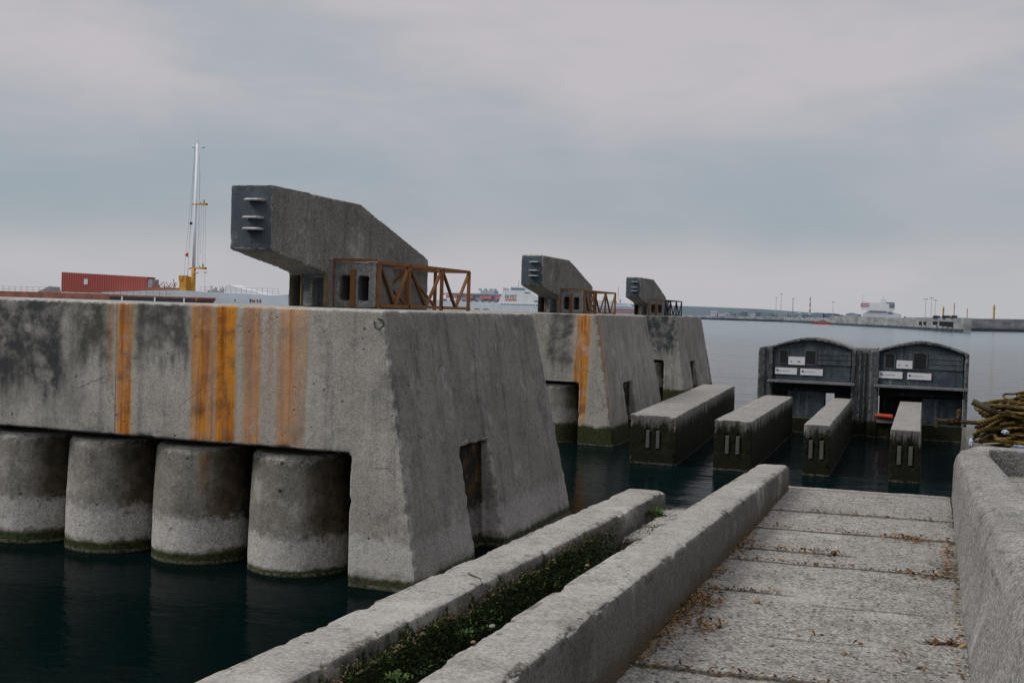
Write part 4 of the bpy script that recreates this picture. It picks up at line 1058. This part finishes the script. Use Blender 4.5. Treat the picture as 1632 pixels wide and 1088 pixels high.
# broken rail/kiosk lumps on the end of the broken breakwater
bm = NB()
for i in range(14):
    u = r.uniform(.62, .92); p = at(u, B_, D_); w = r.uniform(.3, 1.2)
    box(bm, p[0] - w, p[0] + w, p[1] + 2, p[1] + 4, 5.7, 5.7 + r.uniform(.3, 1.1))
tag(obj('rubble_heap', bm, m_black), 'dark rubble on top of the broken breakwater beside a yellow beacon', 'rubble')
def beacon(x, y, z0, z1, mat, label, cat='beacon', rad=.45):
    t = empty('beacon', (x, y, z0), label, cat, 'harbour beacons')
    h = z1 - z0
    bm = NB(); lathe(bm, [(rad, -1.5), (rad * .9, h * .72)], 12); obj('column', bm, mat, t)
    bm = NB(); lathe(bm, [(rad * 1.5, h * .72), (rad * 1.5, h * .76), (rad * .8, h * .77), (rad * .8, h * .93), (rad * .2, h)], 12); obj('lantern', bm, mat, t)
m_beac = plain('beacon_yellow', (.45, .28, .06), .6, .15, 1)
m_beacr = plain('beacon_red', (.40, .14, .10), .6, .15, 1)
beacon(6.8, 596, 6., 11.8, m_beac, 'yellow beacon standing by the dark rubble on the breakwater')
beacon(32.6, 655, 6.6, 14.3, m_beac, 'tall yellow beacon on the smooth breakwater near the right edge', rad=.55)
beacon(12.6, 640, 6.4, 14.5, m_beacr, 'thin red beacon just right of the dark rubble, taller of two', rad=.22)
beacon(19.0, 640, 6.4, 11.8, m_beacr, 'small red beacon between the dark rubble and the tall yellow beacon', rad=.22)
# small boat
bt = empty('pilot_boat', (-73, 862, 0), 'tiny orange and white boat by the end of the far breakwater', 'boat')
bm = NB(); prism(bm, [(-8, 0), (5, 0), (7, 1.3), (-8, 1.1)], 'y', 0, 4); obj('hull', bm, m_orange, bt)
bm = NB(); prism(bm, [(-3, 1.1), (3, 1.1), (2, 3), (-2, 3)], 'y', .5, 3.5); obj('cabin', bm, m_ink, bt)

# hills
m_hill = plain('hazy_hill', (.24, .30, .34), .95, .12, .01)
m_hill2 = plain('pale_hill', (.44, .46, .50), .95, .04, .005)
def hill(prof, y, depth, mat):
    bm = NB(); prism(bm, prof, 'y', y, y + depth); return tag(obj('hill', bm, mat), kind='structure')
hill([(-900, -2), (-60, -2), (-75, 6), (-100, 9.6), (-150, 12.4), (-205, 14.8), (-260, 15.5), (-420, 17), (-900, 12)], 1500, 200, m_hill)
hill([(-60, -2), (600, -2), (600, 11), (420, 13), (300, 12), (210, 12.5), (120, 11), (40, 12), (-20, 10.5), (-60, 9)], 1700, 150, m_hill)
# far-off wood behind the breakwater
items = []
for i in range(2600):
    x = r.uniform(-20, 330); y = 1000 + r.uniform(0, 60)
    hgt = 7.0 + 2.4 * mnoise.noise(Vector((x * .05, 0, 0))) + 1.2 * mnoise.noise(Vector((x * .23, 2, 0)))
    z = hgt * r.random() ** .4
    items.append(((x, y, z), (Vector((0, -1, .5)) + rv(r, .5)).normalized(), rv(r, 1.).normalized(), r.uniform(1., 2.6), r.uniform(.8, 2.), r.random()))
m_wood = ramp_mat('far_foliage', [(0, (.05, .07, .09)), (1, (.10, .12, .14))], .9)
tag(scatter_mesh('treeline', items, m_wood), 'low dark treeline along the far shore behind the breakwater', kind='stuff')

# harbour buildings on the far shore
hm = [plain('shed_' + n, c, .8, .1, .2) for n, c in (('white', (.50, .53, .56)), ('grey', (.32, .36, .40)), ('blue', (.22, .29, .35)), ('green', (.22, .31, .32)), ('dark', (.14, .18, .22)))]
for i in range(34):
    x = -225 + i * 5.2 + r.uniform(-2, 2)
    w = r.uniform(3.5, 11); h = r.uniform(2., 5.2); y = 1190 + r.uniform(0, 60)
    if i > 22: y -= 120; x -= 8
    t = empty('harbour_shed', (x, y, 4.4), 'small pale shed among the low buildings on the far shore', 'shed', 'sheds on the far shore')
    bm = NB(); box(bm, -w / 2, w / 2, 0, 10, -4.4, h); obj('wall', bm, r.choice(hm), t)
    bm = NB(); rz = r.uniform(.2, 1.2); prism(bm, [(-w / 2 - .2, h), (w / 2 + .2, h), (w * .1, h + rz), (-w * .1, h + rz)], 'y', -.2, 10.2); obj('roof', bm, r.choice(hm), t)
    bm = NB(); window_row(bm, -w / 2 + .3, w / 2 - .3, h * .35, h * .62, max(2, int(w / 1.8)), -.1); obj('window', bm, hm[4], t)
ch = empty('chimney', (-110.4, 1160, 4), 'red and white striped chimney above the far shore sheds', 'chimney')
for i in range(7):
    bm = NB(); lathe(bm, [(1.0 - i * .07, i * 3.05), (1.0 - (i + 1) * .07, (i + 1) * 3.05)], 12); obj('band', bm, m_hred if i % 2 == 0 else m_haze, ch)
def pylon(x, y, h, label, wd=.5, mat=m_hazeb):
    t = empty('light_mast', (x, y, 4), label, 'mast', 'masts on the far shore')
    bm = NB(); tube(bm, [(0, 0, 0), (0, 0, h)], wd, 6, wd * .5); obj('pole', bm, mat, t)
    bm = NB(); bar(bm, (-1.3, 0, h), (1.3, 0, h), .5); obj('lamp_bar', bm, mat, t)
m_pm = plain('far_mast', (.36, .37, .42), .8, .1, .2)
pylon(-139.2, 1165, 24, 'tall thin pale mast left of the striped chimney', .35, m_pm)
pylon(-144, 1165, 20, 'shorter thin pale mast beside the tall one', .3, m_pm)
pylon(-127, 1160, 19.5, 'purple grey mast between the tall thin mast and the striped chimney', .5, plain('violet_mast', (.26, .24, .32), .8))
pylon(-77, 1010, 15, 'faint mast right of the striped chimney', .25, m_pm)
pylon(-2, 800, 15, 'leftmost of the three faint masts behind the breakwater', .22, m_pm)
pylon(1.6, 805, 16, 'middle one of the three faint masts behind the breakwater', .22, m_pm)
pylon(4, 800, 14.5, 'rightmost of the three faint masts behind the breakwater', .22, m_pm)

# ------------------------------------------------------------------ light
SUN_EL = math.radians(46); az = Vector((-.8, -.55)).normalized()
rot = math.atan2(az.x, az.y)
w = bpy.data.worlds.new('World'); S.world = w; w.use_nodes = True
nt = w.node_tree; nt.nodes.clear()
def N(t): return nt.nodes.new(t)
out = N('ShaderNodeOutputWorld'); sky = N('ShaderNodeTexSky'); sky.sky_type = 'NISHITA'; sky.sun_disc = False
sky.sun_elevation = SUN_EL; sky.sun_rotation = rot
b1 = N('ShaderNodeBackground'); b1.inputs[1].default_value = .08; nt.links.new(sky.outputs[0], b1.inputs[0])
tc = N('ShaderNodeTexCoord'); sp = N('ShaderNodeSeparateXYZ'); nt.links.new(tc.outputs['Generated'], sp.inputs[0])
def mth(op, a, b=None):
    n = N('ShaderNodeMath'); n.operation = op
    for i, v in enumerate((a, b)):
        if v is None: continue
        if isinstance(v, bpy.types.NodeSocket): nt.links.new(v, n.inputs[i])
        else: n.inputs[i].default_value = v
    return n.outputs[0]
def rng_(v, a, b, c=0., d=1.):
    n = N('ShaderNodeMapRange'); n.interpolation_type = 'SMOOTHSTEP'; nt.links.new(v, n.inputs['Value'])
    for k_, q in (('From Min', a), ('From Max', b), ('To Min', c), ('To Max', d)): n.inputs[k_].default_value = q
    return n.outputs['Result']
def wmix(f, a, b):
    n = N('ShaderNodeMix'); n.data_type = 'RGBA'
    if isinstance(f, bpy.types.NodeSocket): nt.links.new(f, n.inputs[0])
    else: n.inputs[0].default_value = f
    for i, v in ((6, a), (7, b)):
        if isinstance(v, bpy.types.NodeSocket): nt.links.new(v, n.inputs[i])
        else: n.inputs[i].default_value = (*v, 1)
    return n.outputs[2]
zc = mth('MAXIMUM', sp.outputs[2], 0.)
den = mth('ADD', zc, .16)
cv = N('ShaderNodeCombineXYZ'); nt.links.new(mth('MULTIPLY', sp.outputs[0], 2.2), cv.inputs[0]); nt.links.new(mth('MULTIPLY', sp.outputs[1], 2.2), cv.inputs[1]); nt.links.new(mth('MULTIPLY', sp.outputs[2], 6.5), cv.inputs[2])
def wn(scale, off, detail=5, rough=.55, st=(1, 1, 1), dist=.4):
    m_ = N('ShaderNodeMapping'); nt.links.new(cv.outputs[0], m_.inputs[0]); m_.inputs['Location'].default_value = off; m_.inputs['Scale'].default_value = st
    n = N('ShaderNodeTexNoise'); nt.links.new(m_.outputs[0], n.inputs['Vector']); n.inputs['Scale'].default_value = scale
    n.inputs['Detail'].default_value = detail; n.inputs['Roughness'].default_value = rough; n.inputs['Distortion'].default_value = dist
    return n.outputs['Fac']
c1 = wn(1.3, (1.7, .3, 0), 4, .45, (1, 1, 1)); c2_ = wn(3.6, (5.1, 2.2, 0), 6, .55, (1, 1, 1.2))
cl = mth('ADD', mth('MULTIPLY', c1, .65), mth('MULTIPLY', c2_, .35))
LAV = (.55, .515, .54); BLU = (.41, .44, .472); HOR = (.50, .50, .535)
base = wmix(rng_(cl, .35, .62), BLU, LAV)
# blue-grey belt low over the sea, clear pale strip at the horizon
belt = mth('MULTIPLY', rng_(zc, .02, .085), rng_(zc, .10, .19, 1., 0.))
base = wmix(mth('MULTIPLY', belt, mth('SUBTRACT', 1.05, mth('MULTIPLY', cl, .7))), base, (.31, .375, .42))
base = wmix(rng_(zc, .075, .0, 0., .85), base, HOR)
# brighter overcast dome overhead
up = N('ShaderNodeVectorMath'); up.operation = 'SCALE'; nt.links.new(base, up.inputs[0]); nt.links.new(rng_(zc, .32, .95, 1., 1.7), up.inputs['Scale'])
b2 = N('ShaderNodeBackground'); b2.inputs[1].default_value = 1.; nt.links.new(up.outputs[0], b2.inputs[0])
mx = N('ShaderNodeMixShader'); mx.inputs[0].default_value = .93
nt.links.new(b1.outputs[0], mx.inputs[1]); nt.links.new(b2.outputs[0], mx.inputs[2]); nt.links.new(mx.outputs[0], out.inputs[0])
sd = bpy.data.lights.new('sun', 'SUN'); sd.energy = 1.75; sd.angle = math.radians(22); sd.color = (1., .96, .91)
so = bpy.data.objects.new('sun', sd); C.objects.link(so)
dv = Vector((az.x * math.cos(SUN_EL), az.y * math.cos(SUN_EL), math.sin(SUN_EL)))
so.rotation_euler = dv.to_track_quat('Z', 'Y').to_euler(); so.location = (0, -5, 20)

# ------------------------------------------------------------------ camera
th, pit, rl = math.radians(20.05), math.atan(49.7 / 1813), .0305
F = Vector((-math.sin(th) * math.cos(pit), math.cos(th) * math.cos(pit), -math.sin(pit)))
R0 = Vector((math.cos(th), math.sin(th), 0)); U0 = R0.cross(F)
cr, sr = math.cos(rl), math.sin(rl)
Rr = R0 * cr + U0 * sr; Ur = U0 * cr - R0 * sr
cam = bpy.data.cameras.new('camera'); cam.sensor_width = 36; cam.lens = 36 * 1813 / 1632; cam.clip_start = .05; cam.clip_end = 20000
co_ = bpy.data.objects.new('camera', cam); C.objects.link(co_)
mw = Matrix.Identity(4)
for i in range(3): mw[i][0], mw[i][1], mw[i][2] = Rr[i], Ur[i], -F[i]
mw.translation = Vector((0, 0, 3.4)); co_.matrix_world = mw
S.camera = co_
S.view_settings.view_transform = 'Standard'; S.view_settings.look = 'None'; S.view_settings.exposure = 0; S.view_settings.gamma = 1
S.cycles.max_bounces = 6
